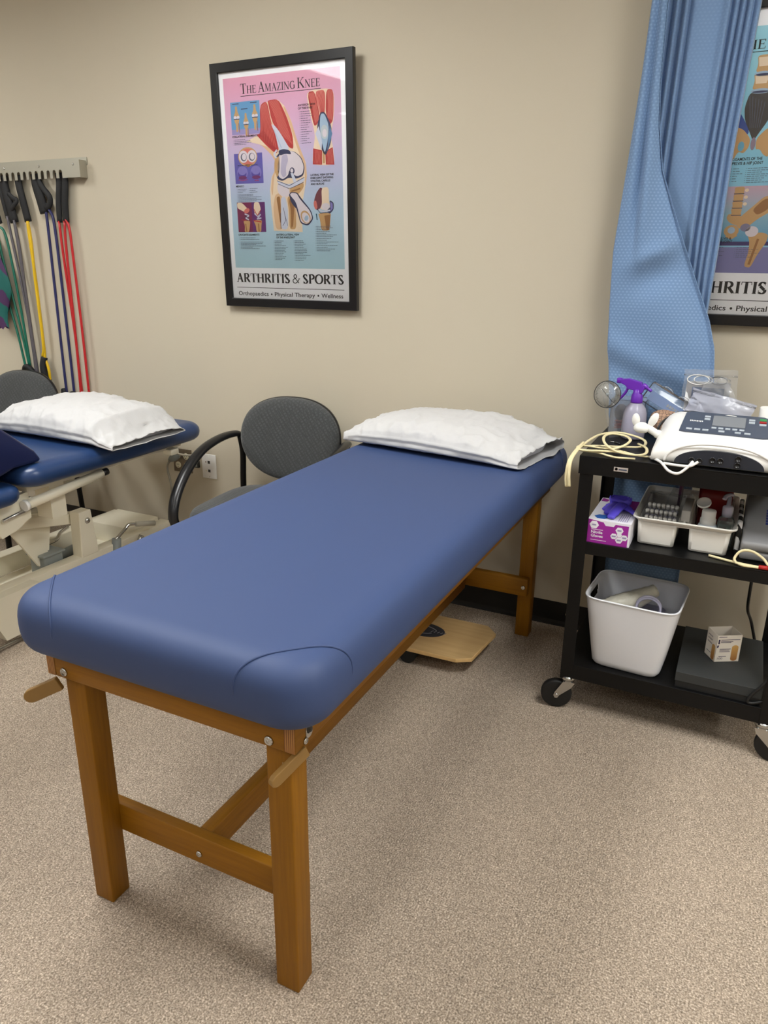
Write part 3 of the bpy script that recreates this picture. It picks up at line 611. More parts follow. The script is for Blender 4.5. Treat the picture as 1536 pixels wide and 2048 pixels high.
# ================================================================== BAND RACK AND BANDS
t = thing('band_rack', 'silver metal comb rack screwed to the wall holding exercise bands', 'wall rack', (-2.4, 0, 1.78))
RX0, RX1, RY = -3.06, -2.012, -.045
top, bot, sl = 1.858, 1.780, 1.806
pts = [(RX1-.006, top-.006), (RX0, top-.006), (RX0, bot)]
slots = [-2.142-.0405*i for i in range(22)]
for x in reversed(slots):
    pts += [(x-.011, bot), (x-.011, sl)]+[(x+.011*math.cos(a), sl+.011*math.sin(a)) for a in (PI*.75, PI*.5, PI*.25)]+[(x+.011, sl), (x+.011, bot)]
pts += [(RX1-.006, bot)]
r = MB(); r.prism(pts, lambda u, v, d: (u, d, v), RY, RY+.003)
r.box((RX0, RY+.003, top-.006), (RX1-.006, -.001, top-.003)); r.box((RX1-.006, RY, bot), (RX1-.003, -.001, top-.003))
ro = r.build('comb_plate', M['alu'], t)
MB().box((RX0, -.004, top-.02), (RX1+.004, 0, top+.012)).build('back_flange', M['alu'], t)
for x in (-2.055, -2.28, -2.52, -2.8): MB().lathe([(.0001, .004), (.004, .003), (.006, 0)], n=12, T=Matrix.Translation((x, RY, top-.022)) @ Matrix.Rotation(PI/2, 4, 'X')).build('screw', M['steel'], t)
def band(label, colour, strands, r, tops, handles=(), group='exercise bands hanging from the rack', cat='exercise band'):
    """strands: lists of points; tops: strap paths over the rack slots; handles: extra lower handles"""
    z = min(min(p[2] for p in s_) for s_ in strands)
    t = thing('exercise_band', label, cat, (strands[0][0][0], -.03, z), 0, group)
    for s_ in strands: MB().tube(smooth_path(s_, 6), r, 8).build('tubing', colour, t)
    for h in tops: MB().tube(smooth_path(h[0], 5), h[1], 10, sx=1.35, sy=.6, up=(0, 1, 0)).build('foam_handle', M['foam'], t)
    for h in handles: MB().tube(smooth_path(h[0], 5), h[1], 10).build('lower_handle', M['foam'], t)
    return t
def hang(x, z1, dx=0, w_=.011): return ([(x, -.024, 1.806), (x+.002, -.026, 1.76), (x+dx*.6, -.028, (1.76+z1)/2), (x+dx, -.026, z1)], w_)
YB = -.030
m = c('band_red', (190, 34, 40), .35)
band('bright red rubber tubing band at the right end of the rack', m, [[(-2.205, YB, 1.592), (-2.202, YB, 1.40), (-2.187, YB, 1.05), (-2.186, YB, .62)], [(-2.168, YB, 1.592), (-2.172, YB-.006, 1.45), (-2.176, YB-.008, 1.05), (-2.190, YB-.008, .62)], [(-2.158, YB, 1.598), (-2.142, YB, 1.56), (-2.138, YB, 1.45), (-2.134, YB, 1.05), (-2.138, YB, .62)]], .0062,
     [hang(-2.183, 1.586, -.022, .013), hang(-2.142, 1.586, -.020, .015)])
m = c('band_navy', (40, 42, 92), .4)
band('dark navy blue tubing band left of the red one', m, [[(-2.290, YB, 1.64), (-2.285, YB, 1.60), (-2.290, YB, 1.3), (-2.298, YB, .80), (-2.292, YB, .73)], [(-2.262, YB, 1.645), (-2.240, YB, 1.58), (-2.238, YB, 1.3), (-2.242, YB, .80), (-2.25, YB, .73)]], .0068,
     [hang(-2.335, 1.630, .035, .022), ([(-2.327, -.026, 1.80), (-2.29, -.034, 1.75), (-2.245, -.040, 1.71), (-2.235, -.040, 1.69), (-2.25, -.036, 1.665), (-2.285, -.030, 1.655)], .0125)],
     [([(-2.315, YB, .765), (-2.30, YB-.012, .742), (-2.27, YB-.012, .738), (-2.24, YB-.01, .748), (-2.222, YB, .735)], .016)])
m = c('band_yellow', (226, 184, 22), .4)
band('yellow rubber tubing band with a black lower handle', m, [[(-2.425, YB, 1.592), (-2.424, YB, 1.50), (-2.420, YB, 1.3), (-2.424, YB, .98), (-2.427, YB, .92), (-2.410, YB, .86), (-2.414, YB, .75), (-2.42, YB, .45), (-2.43, YB, .14)], [(-2.418, YB-.004, 1.594), (-2.412, YB-.004, 1.50), (-2.419, YB-.004, 1.3), (-2.420, YB-.005, 1.0), (-2.438, YB-.004, .93)]], .0072,
     [hang(-2.457, 1.592, .034, .017)], [([(-2.432, YB, .925), (-2.437, YB-.01, .88), (-2.430, YB-.012, .84), (-2.42, YB, .80)], .017)])
m = c('band_grey', (92, 88, 94), .4)
band('grey tubing band between the green and yellow ones', m, [[(-2.520, YB, 1.60), (-2.513, YB, 1.45), (-2.502, YB, 1.1), (-2.502, YB, .70)], [(-2.513, YB-.004, 1.60), (-2.500, YB-.005, 1.45), (-2.496, YB-.006, 1.1), (-2.486, YB-.004, .70)], [(-2.565, YB, 1.62), (-2.552, YB, 1.5), (-2.512, YB, 1.12), (-2.51, YB, .70)]], .0068,
     [hang(-2.562, 1.590, .04, .021), hang(-2.60, 1.610, .03, .009), ([(-2.532, -.034, 1.725), (-2.49, -.04, 1.70), (-2.467, -.04, 1.69), (-2.49, -.04, 1.67), (-2.53, -.034, 1.645)], .009)])
m = c('band_green', (12, 104, 84), .4)
band('green tubing band looping down to a black handle left of the grey one', m, [[(-2.640, YB, 1.575), (-2.600, YB, 1.54), (-2.578, YB, 1.40), (-2.555, YB, 1.1), (-2.548, YB, .86)], [(-2.66, YB, 1.57), (-2.640, YB, 1.4), (-2.58, YB-.004, 1.1), (-2.553, YB, .86)], [(-2.70, YB, 1.57), (-2.67, YB, 1.3), (-2.612, YB, 1.05), (-2.583, YB, .85)]], .0062,
     [hang(-2.682, 1.585, .05, .014)], [([(-2.595, YB, .83), (-2.575, YB-.012, .862), (-2.55, YB-.014, .868), (-2.52, YB-.012, .845), (-2.505, YB, .80)], .015)])
# loop band pouch at the very edge
P = []
for i in range(13):
    v = i/12; z = 1.53-.46*v; wd = .05+.085*math.sin(PI*min(1, v*1.15)**1.3)
    P.append([(-2.735+wd*math.cos(2*PI*k/14)*.95+.05*v, -.055+.02*math.sin(2*PI*k/14)*(1-.5*v), z+.012*math.sin(k*2.2+i)) for k in range(15)])
o = MB().grid(P).build('band_pouch', stripe_mat('teal_plum_cloth', (14, 92, 86), (70, 38, 82), 3.2, 'DIAGONAL', .7, .62))
tag(o, 'teal and plum cloth sling hanging at the left edge under the rack', 'sling')

# ================================================================== OUTLETS
t = thing('power_outlet', 'steel four-socket power outlet plate with one grey plug in it', 'power outlet', (-1.57, 0, .465))
MB().box((-1.629, -.005, .404), (-1.512, 0, .524), r=.0018).build('cover_plate', mat('bronze_steel', (118, 106, 90), .4, .6), t)
for x in (-1.598, -1.545):
    for z in (.488, .440):
        d = MB().lathe([(.0165, 0), (.0165, .004), (.0155, .005), (.0001, .005)], n=20, T=Matrix.Translation((x, -.004, z)) @ Matrix.Rotation(PI/2, 4, 'X'))
        d.box((x-.007, -.0095, z-.002), (x-.0045, -.0085, z+.007), 1).box((x+.0045, -.0095, z-.002), (x+.007, -.0085, z+.007), 1).box((x-.002, -.0095, z-.011), (x+.002, -.0085, z-.006), 1)
        d.build('socket', [M['ivory'], M['blackp']], t)
t = thing('mains_cable', 'grey power cord plugged into the outlet behind the left table', 'mains cable', (-1.6, -.03, .3))
T_ = Matrix.Translation((-1.600, -.0095, .490)) @ Matrix.Rotation(PI/2+.25, 4, 'X') @ Matrix.Rotation(.0, 4, 'Y')
MB().lathe([(.0001, 0), (.019, 0), (.021, .012), (.020, .03), (.015, .045), (.009, .058), (.0001, .058)], T=T_).build('plug', M['greyp'], t)
MB().tube(smooth_path([(-1.600, -.064, .475), (-1.60, -.085, .44), (-1.59, -.08, .36), (-1.595, -.075, .28), (-1.625, -.07, .20), (-1.64, -.075, .12), (-1.65, -.12, .05), (-1.68, -.2, .012)], 8), .0052, 8).build('cord', M['cordgrey'], t)
t = thing('data_outlet', 'white wall plate with two data jacks beside the chair arm', 'data outlet', (-1.405, 0, .455))
MB().box((-1.447, -.006, .393), (-1.362, 0, .516), r=.002).build('cover_plate', M['white'], t)
for z in (.476, .432): MB().box((-1.411, -.0066, z-.007), (-1.397, -.0055, z+.007), 0).box((-1.425, -.0066, z-.003), (-1.419, -.0055, z+.003), 1).build('jack', [M['blackp'], mat('brown_mark', (110, 84, 50), .5)] if z > .45 else [M['blackp'], M['ivory']], t)
for z in (.506, .403): MB().lathe([(.0001, .0012), (.003, 0)], n=10, T=Matrix.Translation((-1.4045, -.006, z)) @ Matrix.Rotation(PI/2, 4, 'X')).build('screw', M['white'], t)
t = thing('phone_jack', 'small black jack block on the wall between the two outlet plates', 'wall jack', (-1.478, 0, .458))
MB().box((-1.492, -.014, .440), (-1.464, 0, .474), r=.002).build('housing', M['blackp'], t); MB().box((-1.486, -.0155, .446), (-1.472, -.0135, .462)).build('socket', M['greyp'], t)
t = thing('outlet_plate', 'pale wall plate seen just beside the rear leg of the wood table', 'power outlet', (.18, 0, .44))
MB().box((.125, -.005, .435), (.215, 0, .553), r=.002).build('cover_plate', M['ivory'], t)
for z in (.516, .472): MB().lathe([(.016, 0), (.016, .003), (.0001, .003)], n=18, T=Matrix.Translation((.17, -.0045, z)) @ Matrix.Rotation(PI/2, 4, 'X')).build('socket', M['white'], t)

# ================================================================== WOODEN TREATMENT TABLE
t = thing('treatment_table', 'wooden treatment table with thick blue vinyl top in the foreground', 'treatment table', (0, -.99, 0))
YF, YR = -1.8741, -.165                     # front faces of the front and rear legs
HX, LX, LY = .281, .056, .053               # half width over the legs, leg section
PX, PY0, PY1, PR, PZ = .362, -1.943, -.045, .068, .719
# pad: bullnose edge all round
PAD_N = 2.7
def pad(hx, y0, y1, rz, zc, rc, n=10, steps=22, rh=None, ins=1.0):
    R = []; cy, hy = (y0+y1)/2, (y1-y0)/2
    for i in range(steps+1):
        a = -PI/2+PI*i/steps; e_ = 2/PAD_N; d = rz*ins*(1-max(0, math.cos(a))**e_)
        R.append([(x, y, zc+math.copysign(rz*abs(math.sin(a))**e_, a)) for x, y in rrect(hx-d, hy-d, max(rc-d*.9, .012), n, 0, cy)])
    return R
R = pad(PX, PY0, PY1, PR, PZ, .085)
pad_o = MB().rings(R).build('pad', M['vinyl'], t)
def pad_z(x, y, lower=False):
    dx = PX-abs(x); dy = min(y-PY0, PY1-y); q = min(dx, dy)
    if dx < .085 and dy < .085:
        q = .085-math.hypot(.085-dx, .085-dy)
    q = max(0, min(PR, q)); return PZ+PR*max(0, 1-((PR-q)/PR)**PAD_N)**(1/PAD_N)
for sx in (1, -1):
    for (ya, sy) in ((PY0, 1), (PY1, -1)):
        e = .150; up = []
        for i in range(25):
            s_ = .002+(e-.004)*i/24
            x, y = sx*(PX-e+s_), ya+sy*s_
            up.append((x, y, pad_z(x, y)+.0006))
        a0, b0 = up[0], up[-1]
        lo = lambda p, ax: [(p[0]-(sx*.0 if ax else sx*.012*k), p[1]+(sy*.012*k if ax else 0), PZ-.013*k) for k in (3, 2, 1, 0)]
        MB().tube(smooth_path(lo(a0, True)+up+lo(b0, False)[::-1], 2), .0023, 6).build('piping', M['vinyl'], pad_o)
# rails and end rails
RZ0, RZ1 = .596, .655
for sx in (1, -1): MB().box((sx*.279, YF-.020, RZ0), (sx*.302, YR+LY+.02, RZ1), r=.0015).build('side_rail', M['wood_y'], t)
for y in (YF-.020, YR+LY): MB().box((-.279, y, RZ0), (.279, y+.020, RZ1), r=.0015).build('end_rail', M['wood_x'], t)
for sx in (1, -1): MB().box((sx*.2795, YF-.0206, RZ0+.001), (sx*.3012, YF-.0198, RZ1)).build('rail_end_grain', M['ply'], t)['label'] = 'laminated end grain'
for sx in (1, -1):
    for y in (YF, YR):
        MB().box((sx*(HX-.002), y, 0), (sx*(HX-LX), y+LY, RZ1), r=.003, seg=2).build('leg', M['wood_z'], t)
MB().box((-.265, -1.824, .170), (.265, -1.798, .242), r=.003).build('crossbar', M['wood_x'], t)
MB().box((-.268, -.192, .184), (.268, -.165, .258), r=.003).build('crossbar', M['wood_x'], t)
MB().box((-.016, -1.798, .172), (.016, -.192, .240), r=.003).build('stretcher', M['wood_y'], t)
def bolt(x, y, z, rad=.009, d=-1, ax='Y', m='steel'):
    T = Matrix.Translation((x, y, z)) @ (Matrix.Rotation(PI/2, 4, 'X') if ax == 'Y' else Matrix.Rotation(PI/2, 4, 'Y'))
    if ax == 'Y' and d > 0: T = T @ Matrix.Rotation(PI, 4, 'X')
    b = MB().lathe([(.0001, .0038), (rad*.32, .0038), (rad*.36, .0028), (rad*.5, .0040), (rad*.86, .003), (rad, 0)], n=18, T=T)
    b.build('bolt', M[m], t)
bolt(-.255, YF-.020, .611, .010); bolt(.247, YF-.020, .609, .010); bolt(0, -1.824, .196, .008)
bolt(.252, -.192, .221, .009); bolt(-.252, -.192, .221, .009); bolt(.302, -1.862, .606, .007, ax='X')
# keyhole plate on the rail
mb = MB(); mb.prism(rrect(.011, .021, .0105, 6), lambda u, v, d: (.302+d, -1.850+u, .628+v), 0, .002)
mb.lathe([(.0001, .006), (.005, .006), (.007, .002), (.0085, .002)], n=16, m=1, T=Matrix.Translation((.302, -1.850, .624)) @ Matrix.Rotation(PI/2, 4, 'Y'))
mb.build('slot_plate', [M['steel'], M['blackp']], t)
# swing-out paper roll arms
def arm_poly(L=.118, h=.026): return [(0, -h/2), (L-h*.6, -h/2)]+[(L-h*.6+h*.6*math.cos(a), h/2*math.sin(a)) for a in [(-PI/2+PI*i/8) for i in range(1, 8)]]+[(L-h*.6, h/2), (0, h/2)]
for sx, x, y, yaw, dip, L_ in ((1, .304, -1.862, PI+1.22, -.40, .086), (-1, -.262, -1.902, PI+.50, -.44, .082)):
    T = Matrix.Translation((x, y, .588)) @ Matrix.Rotation(yaw, 4, 'Z') @ Matrix.Rotation(-dip, 4, 'Y')
    o = MB().prism(arm_poly(L_, .030 if sx < 0 else .024), lambda u, v, d: (u, d, v), -.006, .006, T=T).build('roll_holder_arm', M['tan'], t)
    modify(o, 'BEVEL', width=.002, segments=2, limit_method='ANGLE')
    o['label'] = 'small tan swing arm for a paper roll'
    p = [(L_-.040, .013), (L_-.034, 0), (L_-.026, -.008), (L_-.015, -.007), (L_-.010, .002), (L_-.016, .007), (L_-.022, .003)]
    MB().tube([T @ Vector((u, s, v)) for s in (-.0062,) for u, v in p], .0012, 6).build('carved_groove', M['tan'], o)

# ================================================================== PILLOWS
def pillow(L, Wd, Hh, centre, rotz, label, seed, puff=1.0, droop=0.0, gape=.03):
    """pillow in a case: closed left end, open sleeve on the right; centre z = underside"""
    t = thing('pillow', label, 'pillow', centre, rotz, 'pillows in white cases')
    n, S_ = 120, 110
    def ring(i, off=0.0):
        u = i/S_                                   # 0 closed end .. 1 mouth
        x = -L/2+L*u
        end = min(1, (u/.10))**.5 if u < .10 else 1
        prof = (math.sin(PI*min(1, max(0, u*.93+.05)))**.45)
        hh = Hh*(.20+.80*prof)*(.55+.45*end) if u < .86 else Hh*(.20+.80*prof)
        if u > .86: hh = hh*(1-(u-.86)/.14)+gape*((u-.86)/.14)
        ww = Wd*(.93+.07*prof)*(.90+.10*end)
        pts = []
        for k in range(n):
            a = 2*PI*k/n; ca, sa = math.cos(a), math.sin(a)
            y = math.copysign(abs(ca)**.72, ca)*ww/2
            top = sa >= 0
            z = hh*(.30+.70*abs(sa)**.85) if top else hh*.30*(1-abs(sa)**.6)
            flat = max(0, 1-abs(ca)**3)
            q = Vector((x*5.5, y*7, z*6+seed*3.1)); q2 = Vector((x*17, y*9, seed*1.7+z*9)); q3 = Vector((x*34+y*22, y*14-x*20, seed+z*20))
            rg = 1-abs(noise.noise(Vector((x*13+y*9, y*11-x*6, seed*4.1))))*2; rg2 = 1-abs(noise.noise(Vector((x*26-y*12, y*20+x*8, seed*2.7+3))))*2
            wv = (.0085*noise.noise(q)+.0055*noise.noise(q2)+.0030*noise.noise(q3)+.0050*max(0, rg)**3+.0032*max(0, rg2)**4*(1+max(0, u-.6)*1.5))*(1 if top else .25)
            # lengthwise creases of the loose case along the front edge
            if abs(ca) > .72: wv += .0035*noise.noise(Vector((x*7, z*55, seed+ca)))*(abs(ca)-.72)/.28
            if ca < -.5: wv -= .0065*math.exp(-((z-hh*.34)/.005)**2)*min(1, u*4)-.0035*math.exp(-((z-hh*.34-.010)/.006)**2)
            xx = x+(.012*noise.noise(Vector((y*14, z*12, seed*2.2+5))) if u > .93 else 0)+.02*noise.noise(Vector((y*6, seed, 0)))*(1 if u > .8 else 0)
            yy = y+(wv*.8 if abs(ca) > .6 else 0)*math.copysign(1, ca)
            zz = max(.0015, z+(wv if flat > .1 else 0)+droop*(u-.5))
            pts.append((xx, yy, zz))
        return pts
    R = [ring(i) for i in range(S_+1)]
    case = MB(); case.rings(R, 0, True, False, False)
    c0 = Vector((0, 0, 0))
    for p in R[0]: c0 += Vector(p)/n
    case.add([tuple(c0+Vector((-.006, 0, 0)))]+R[0], [(0, (k+1) % n+1, k+1) for k in range(n)], 0, True)
    co = case.build('pillowcase', M['cotton'], t, local=True)
    modify(co, 'SOLIDIFY', thickness=.0022, offset=-1)
    # stitched hem band round the mouth
    # cushion showing inside the mouth
    Rc = []
    for i in range(int(S_*.30), int(S_*.945)+1, 3):
        cx = sum(p[0] for p in R[i])/n; cz = sum(p[2] for p in R[i])/n
        k = .90 if i < S_*.90 else .82
        Rc.append([(p[0], p[1]*k, cz+(p[2]-cz)*k) for p in R[i]])
    MB().rings(Rc).build('cushion', M['cushion'], t, local=True)
    return t

# ================================================================== STACKED ROOM FURNITURE: CHAIRS
def chair_fabric():
    m = bpy.data.materials.new('charcoal_chair_fabric'); m.use_nodes = True; n, l = m.node_tree.nodes, m.node_tree.links; b = _bsdf(m)
    tc = n.new('ShaderNodeTexCoord'); mp = n.new('ShaderNodeMapping'); mp.inputs['Rotation'].default_value = (0, .6, .6); l.new(tc.outputs['Object'], mp.inputs[0])
    v = n.new('ShaderNodeTexVoronoi'); v.inputs['Scale'].default_value = 85; v.inputs['Randomness'].default_value = .15; v.distance = 'CHEBYCHEV'; l.new(mp.outputs[0], v.inputs['Vector'])
    r = ramp(n, [(.1, (74, 76, 76)), (.7, (44, 46, 47))]); l.new(v.outputs['Distance'], r.inputs[0]); l.new(r.outputs[0], b.inputs['Base Color'])
    bm = n.new('ShaderNodeBump'); bm.invert = True; bm.inputs['Strength'].default_value = .5; bm.inputs['Distance'].default_value = .003; l.new(v.outputs['Distance'], bm.inputs['Height']); l.new(bm.outputs[0], b.inputs['Normal'])
    b.inputs['Roughness'].default_value = .95; b.inputs['Sheen Weight'].default_value = .25
    return m
M['fabric'] = chair_fabric()
def make_chair(loc, rotz, label):
    t = thing('arm_chair', label, 'chair', loc, rotz, 'charcoal arm chairs along the wall')
    # seat: rounded cushion
    R = []
    for zz, k in ((.395, .93), (.402, .975), (.418, 1), (.436, .995), (.450, .965), (.458, .90), (.463, .72), (.465, .4), (.466, .02)):
        ring = []
        for i in range(56):
            a = 2*PI*i/56; c_, s_ = math.cos(a), math.sin(a)
            x = math.copysign(abs(c_)**.50, c_)*.264*k*(1-.12*(s_+1)/2); y = math.copysign(abs(s_)**.50, s_)*.255*k-.035
            ring.append((x, y, zz+.018))
        R.append(ring)
    MB().rings(R).build('seat', M['fabric'], t, local=True)
    # backrest: egg-shaped, wrapped round the sitter
    def bk(u, v, d):       # u across, v up (-1..1), d thickness towards sitter
        x = u; z = .684+v; y = .235+.20*(v)*.55-.9*u*u*.55-d
        return (x, y, z)
    def outline(k, n=64):
        out = []
        for i in range(n):
            a = 2*PI*i/n; c_, s_ = math.cos(a), math.sin(a)
            wv = .236*(1-.10*max(0, -s_)+.0*s_)
            out.append((math.copysign(abs(c_)**.84, c_)*wv*k, math.copysign(abs(s_)**.84, s_)*.180*k))
        return out
    R = []
    for d, k in ((-.012, .0), (-.012, .6), (-.010, .93), (-.004, .99), (.006, 1.0), (.018, .99), (.030, .955), (.040, .88), (.046, .72), (.049, .45), (.050, .02)):
        R.append([bk(u, v, d) for u, v in outline(max(k, .001))])
    MB().rings(R).build('backrest', M['fabric'], t, local=True)
    R = [[bk(u, v, d) for u, v in outline(k)] for d, k in ((-.016, .96), (-.006, 1.012), (.004, 1.014), (.010, .99))]
    MB().rings(R, cap0=False, cap1=False).build('back_shell', M['blackp'], t, local=True)
    for s_ in (1, -1):
        up = smooth_path([(s_*.262, .262, .0), (s_*.262, .245, .25), (s_*.26, .236, .45), (s_*.257, .240, .60), (s_*.258, .225, .68)], 6)
        MB().tube(up, .0135, 12).build('leg', M['black'], t, local=True)
        fr = smooth_path([(s_*.268, -.262, 0), (s_*.268, -.255, .2), (s_*.268, -.25, .40)], 5)
        MB().tube(fr, .0135, 12).build('leg', M['black'], t, local=True)
        arm = smooth_path([(s_*.250, .245, .672), (s_*.268, .205, .692), (s_*.285, .10, .690), (s_*.292, -.03, .664), (s_*.292, -.15, .602), (s_*.288, -.235, .520), (s_*.282, -.268, .450), (s_*.272, -.262, .395), (s_*.268, -.25, .365)], 7)
        ra = [.0125+.0075*math.sin(PI*min(1, i/(len(arm)-1)*1.02))**.7 for i in range(len(arm))]
        MB().tube(arm, ra, 14, sx=1.15, sy=.85).build('armrest', M['blackp'], t, local=True)
        for y in (.262, -.262): MB().lathe([(.0001, 0), (.017, 0), (.018, .012), (.015, .02)], (s_*(.262 if y > 0 else .268), y, 0), n=14).build('foot_cap', M['rubber'], t, local=True)
        MB().tube([(s_*.262, .24, .385), (s_*.266, -.25, .385)], .012, 10).build('seat_rail', M['black'], t, local=True)
    MB().tube([(-.266, -.13, .383), (.266, -.13, .383)], .011, 10).build('cross_rail', M['black'], t, local=True)
    MB().tube([(-.262, .15, .383), (.262, .15, .383)], .011, 10).build('cross_rail', M['black'], t, local=True)
    return t
ch = make_chair((-.798, -.375, 0), .10, 'charcoal fabric arm chair between the two treatment tables')
dup(ch, (-2.445, -.375, 0), .10, 'charcoal arm chair behind the left table, under the exercise bands')

# ================================================================== LEFT ADJUSTABLE TABLE
t = thing('adjustable_table', 'cream framed adjustable treatment table with navy sections at left', 'treatment table', (-1.66, -1.1, 0))
TX = -1.652
def pad_at(hx, y0, y1, z0, z1, rc, m, name, lab=None, sq=.5):
    r = (z1-z0)/2; zc = (z0+z1)/2; R = []
    cy, hy = (y0+y1)/2, (y1-y0)/2
    for i in range(11):
        a = -PI/2+PI*i/10; d = r*1.15*(1-math.cos(a)); 
        R.append([(TX+x, y, zc+r*math.copysign(abs(math.sin(a))**.85, math.sin(a))) for x, y in rrect(hx-d, hy-d, max(rc-d*.6, .012), 8, 0, cy)])
    o = MB().rings(R).build(name, m, t)
    if lab: o['label'] = lab
    return o
pad_at(.345, -1.105, -.125, .628, .716, .075, M['vinyl2'], 'head_section')
pad_at(.325, -2.25, -1.095, .585, .660, .065, M['vinyl2'], 'leg_section')
CR = M['cream']
MB().box((TX-.25, -1.04, .600), (TX+.25, -.20, .630)).build('head_section_frame', CR, t)
MB().box((TX-.24, -2.15, .556), (TX+.24, -1.10, .586)).build('leg_section_frame', CR, t)
MB().tube([(-1.385, -1.062, .560), (-1.385, -.70, .592)], .0185, 18).tube([(-1.385, -1.075, .559), (-1.385, -1.060, .5605)], .021, 18, 1).tube([(-1.385, -.70, .592), (-1.385, -.67, .594)], .015, 14, 2).build('side_tube', [CR, M['white'], M['rubber']], t)
# bracket under the hinge
b = MB(); b.prism([(-1.17, .585), (-1.03, .60), (-1.03, .50), (-1.06, .488), (-1.09, .47), (-1.16, .455), (-1.20, .52)], lambda u, v, d: (-1.43+d, u, v), 0, .02); b.build('hinge_bracket', CR, t)
b = MB(); b.box((-1.50, -.93, .46), (-1.42, -.86, .60)); b.build('hinge_post', CR, t)
MB().tube([(-1.395, -1.16, .525), (-1.395, -1.02, .545)], .007, 10).build('hinge_pin', M['steel'], t)
# base rails
BX = -1.53
rl = MB(); rl.box((BX-.06, -1.30, .12), (BX, -.17, .205), r=.004).build('base_rail', CR, t)
MB().box((-1.90, -1.9, .12), (-1.835, -.17, .205), r=.004).build('base_rail', CR, t)
MB().box((-1.84, -.40, .10), (BX-.05, -.20, .225), r=.004).build('end_box', CR, t)
MB().box((-1.84, -.46, .125), (BX-.05, -.40, .135)).build('end_tray', CR, t)
MB().box((-1.835, -.97, .11), (BX-.06, -.72, .118)).build('floor_tray', CR, t)
# flared foot cover at the near end of the rail
b = MB(); b.prism([(-1.26, .205), (-.985, .205), (-.975, .17), (-.985, .135), (-1.10, .028), (-1.16, .028), (-1.20, .12), (-1.26, .135)], lambda u, v, d: (BX+.001+d, u, v), 0, .05); b.build('foot_cover', CR, t)
for x in (BX-.03, -1.868):
    for y in (-.2, -1.75 if x < -1.6 else -1.22): MB().lathe([(.0001, 0), (.03, 0), (.03, .012), (.012, .02), (.012, .125)], (x, y, 0), n=18).build('levelling_foot', M['rubber'], t)
MB().box((BX-.05, -.93, .10), (BX+.010, -.885, .175), r=.003).build('latch_plate', M['steel'], t)
# upright with pivot and lift arm
T = Matrix.Translation((BX+.002, -.662, 0)) @ Matrix.Rotation(0, 4, 'X')
b = MB(); b.prism([(-.722, .20), (-.628, .20), (-.648, .402), (-.712, .402)], lambda u, v, d: (BX-.055+d, u, v), 0, .056); o = b.build('upright', CR, t); modify(o, 'BEVEL', width=.004, segments=2, limit_method='ANGLE')
b = MB(); b.lathe([(.0001, .009), (.008, .008), (.012, .004), (.014, 0)], n=18, T=Matrix.Translation((BX+.001, -.672, .357)) @ Matrix.Rotation(PI/2, 4, 'Y')); b.build('pivot_bolt', M['steel'], t)
b = MB(); b.prism([(-.64, .325), (-.64, .372), (-1.02, .452), (-1.5, .50), (-1.5, .455), (-1.02, .405)], lambda u, v, d: (-1.655+d, u, v), 0, .06); o = b.build('lift_arm', CR, t); modify(o, 'BEVEL', width=.004, segments=2, limit_method='ANGLE')
b = MB(); b.prism([(-.985, .402), (-.84, .372), (-.80, .21), (-.86, .195)], lambda u, v, d: (-1.64+d, u, v), 0, .012); b.prism([(-.80, .205), (-.845, .205), (-.83, .37), (-.77, .355)], lambda u, v, d: (-1.70+d, u, v), .0, .06); b.build('gusset', CR, t)
MB().box((-1.80, -1.3, .44), (-1.64, -1.1, .56)).build('carriage', CR, t)
MB().tube([(-1.655, -.655, .350), (-1.885, -.655, .350)], .018, 14).build('pivot_tube', CR, t)
b = MB(); b.prism([(-.722, .20), (-.628, .20), (-.648, .402), (-.712, .402)], lambda u, v, d: (-1.895+d, u, v), 0, .056); b.build('upright', CR, t)
MB().box((-1.695, -.855, .115), (-1.60, -.755, .240), r=.014, seg=3).box((-1.702, -.862, .232), (-1.593, -.748, .244), r=.005).build('motor_housing', M['greyp'], t)
MB().tube([(-1.73, -.70, .15), (-1.74, -.48, .16)], .026, 16).build('actuator', M['greyp'], t)
MB().box((-1.80, -.70, .119), (-1.62, -.50, .15)).build('control_box', M['blackp'], t)
# crank levers
def lever(pts, grip, name='lever'):
    o = MB().tube(smooth_path(pts, 5), .0075, 12).build(name, M['chrome'], t)
    if grip: MB().tube(grip, .012, 14).build('grip', M['cream_grip'], o)
lever([(-1.528, -.530, .222), (-1.528, -.47, .252), (-1.525, -.448, .268), (-1.515, -.425, .267), (-1.50, -.39, .262)], [(-1.508, -.42, .266), (-1.475, -.335, .25)])
MB().tube([(-1.528, -.538, .10), (-1.528, -.525, .226)], .02, 14).build('lever_post', M['greyp'], t)
MB().tube([(-1.50, -.42, .18), (-1.50, -.40, .205)], .012, 12).build('knob', M['steel'], t)
lever([(-1.70, -.66, .36), (-1.69, -.70, .385), (-1.70, -.735, .40), (-1.72, -.80, .405)], [(-1.71, -.755, .402), (-1.725, -.81, .405)])
lever([(-1.74, -.60, .27), (-1.72, -.66, .265), (-1.70, -.70, .25), (-1.70, -.76, .245)], None)
# side release lever by the wall
MB().box((-1.42, -.30, .578), (-1.37, -.25, .606), r=.004).build('lever_bracket', CR, t)
o = MB().tube(smooth_path([(-1.395, -.27, .585), (-1.39, -.19, .555), (-1.375, -.12, .545), (-1.36, -.055, .560)], 5), .005, 10).build('release_lever', M['chrome'], t)
# chrome foot bar on the floor beside the base
t2 = t
MB().tube([(-1.475, -1.45, .012), (-1.475, -1.02, .012)], .008, 10).build('foot_bar', M['steel'], t)
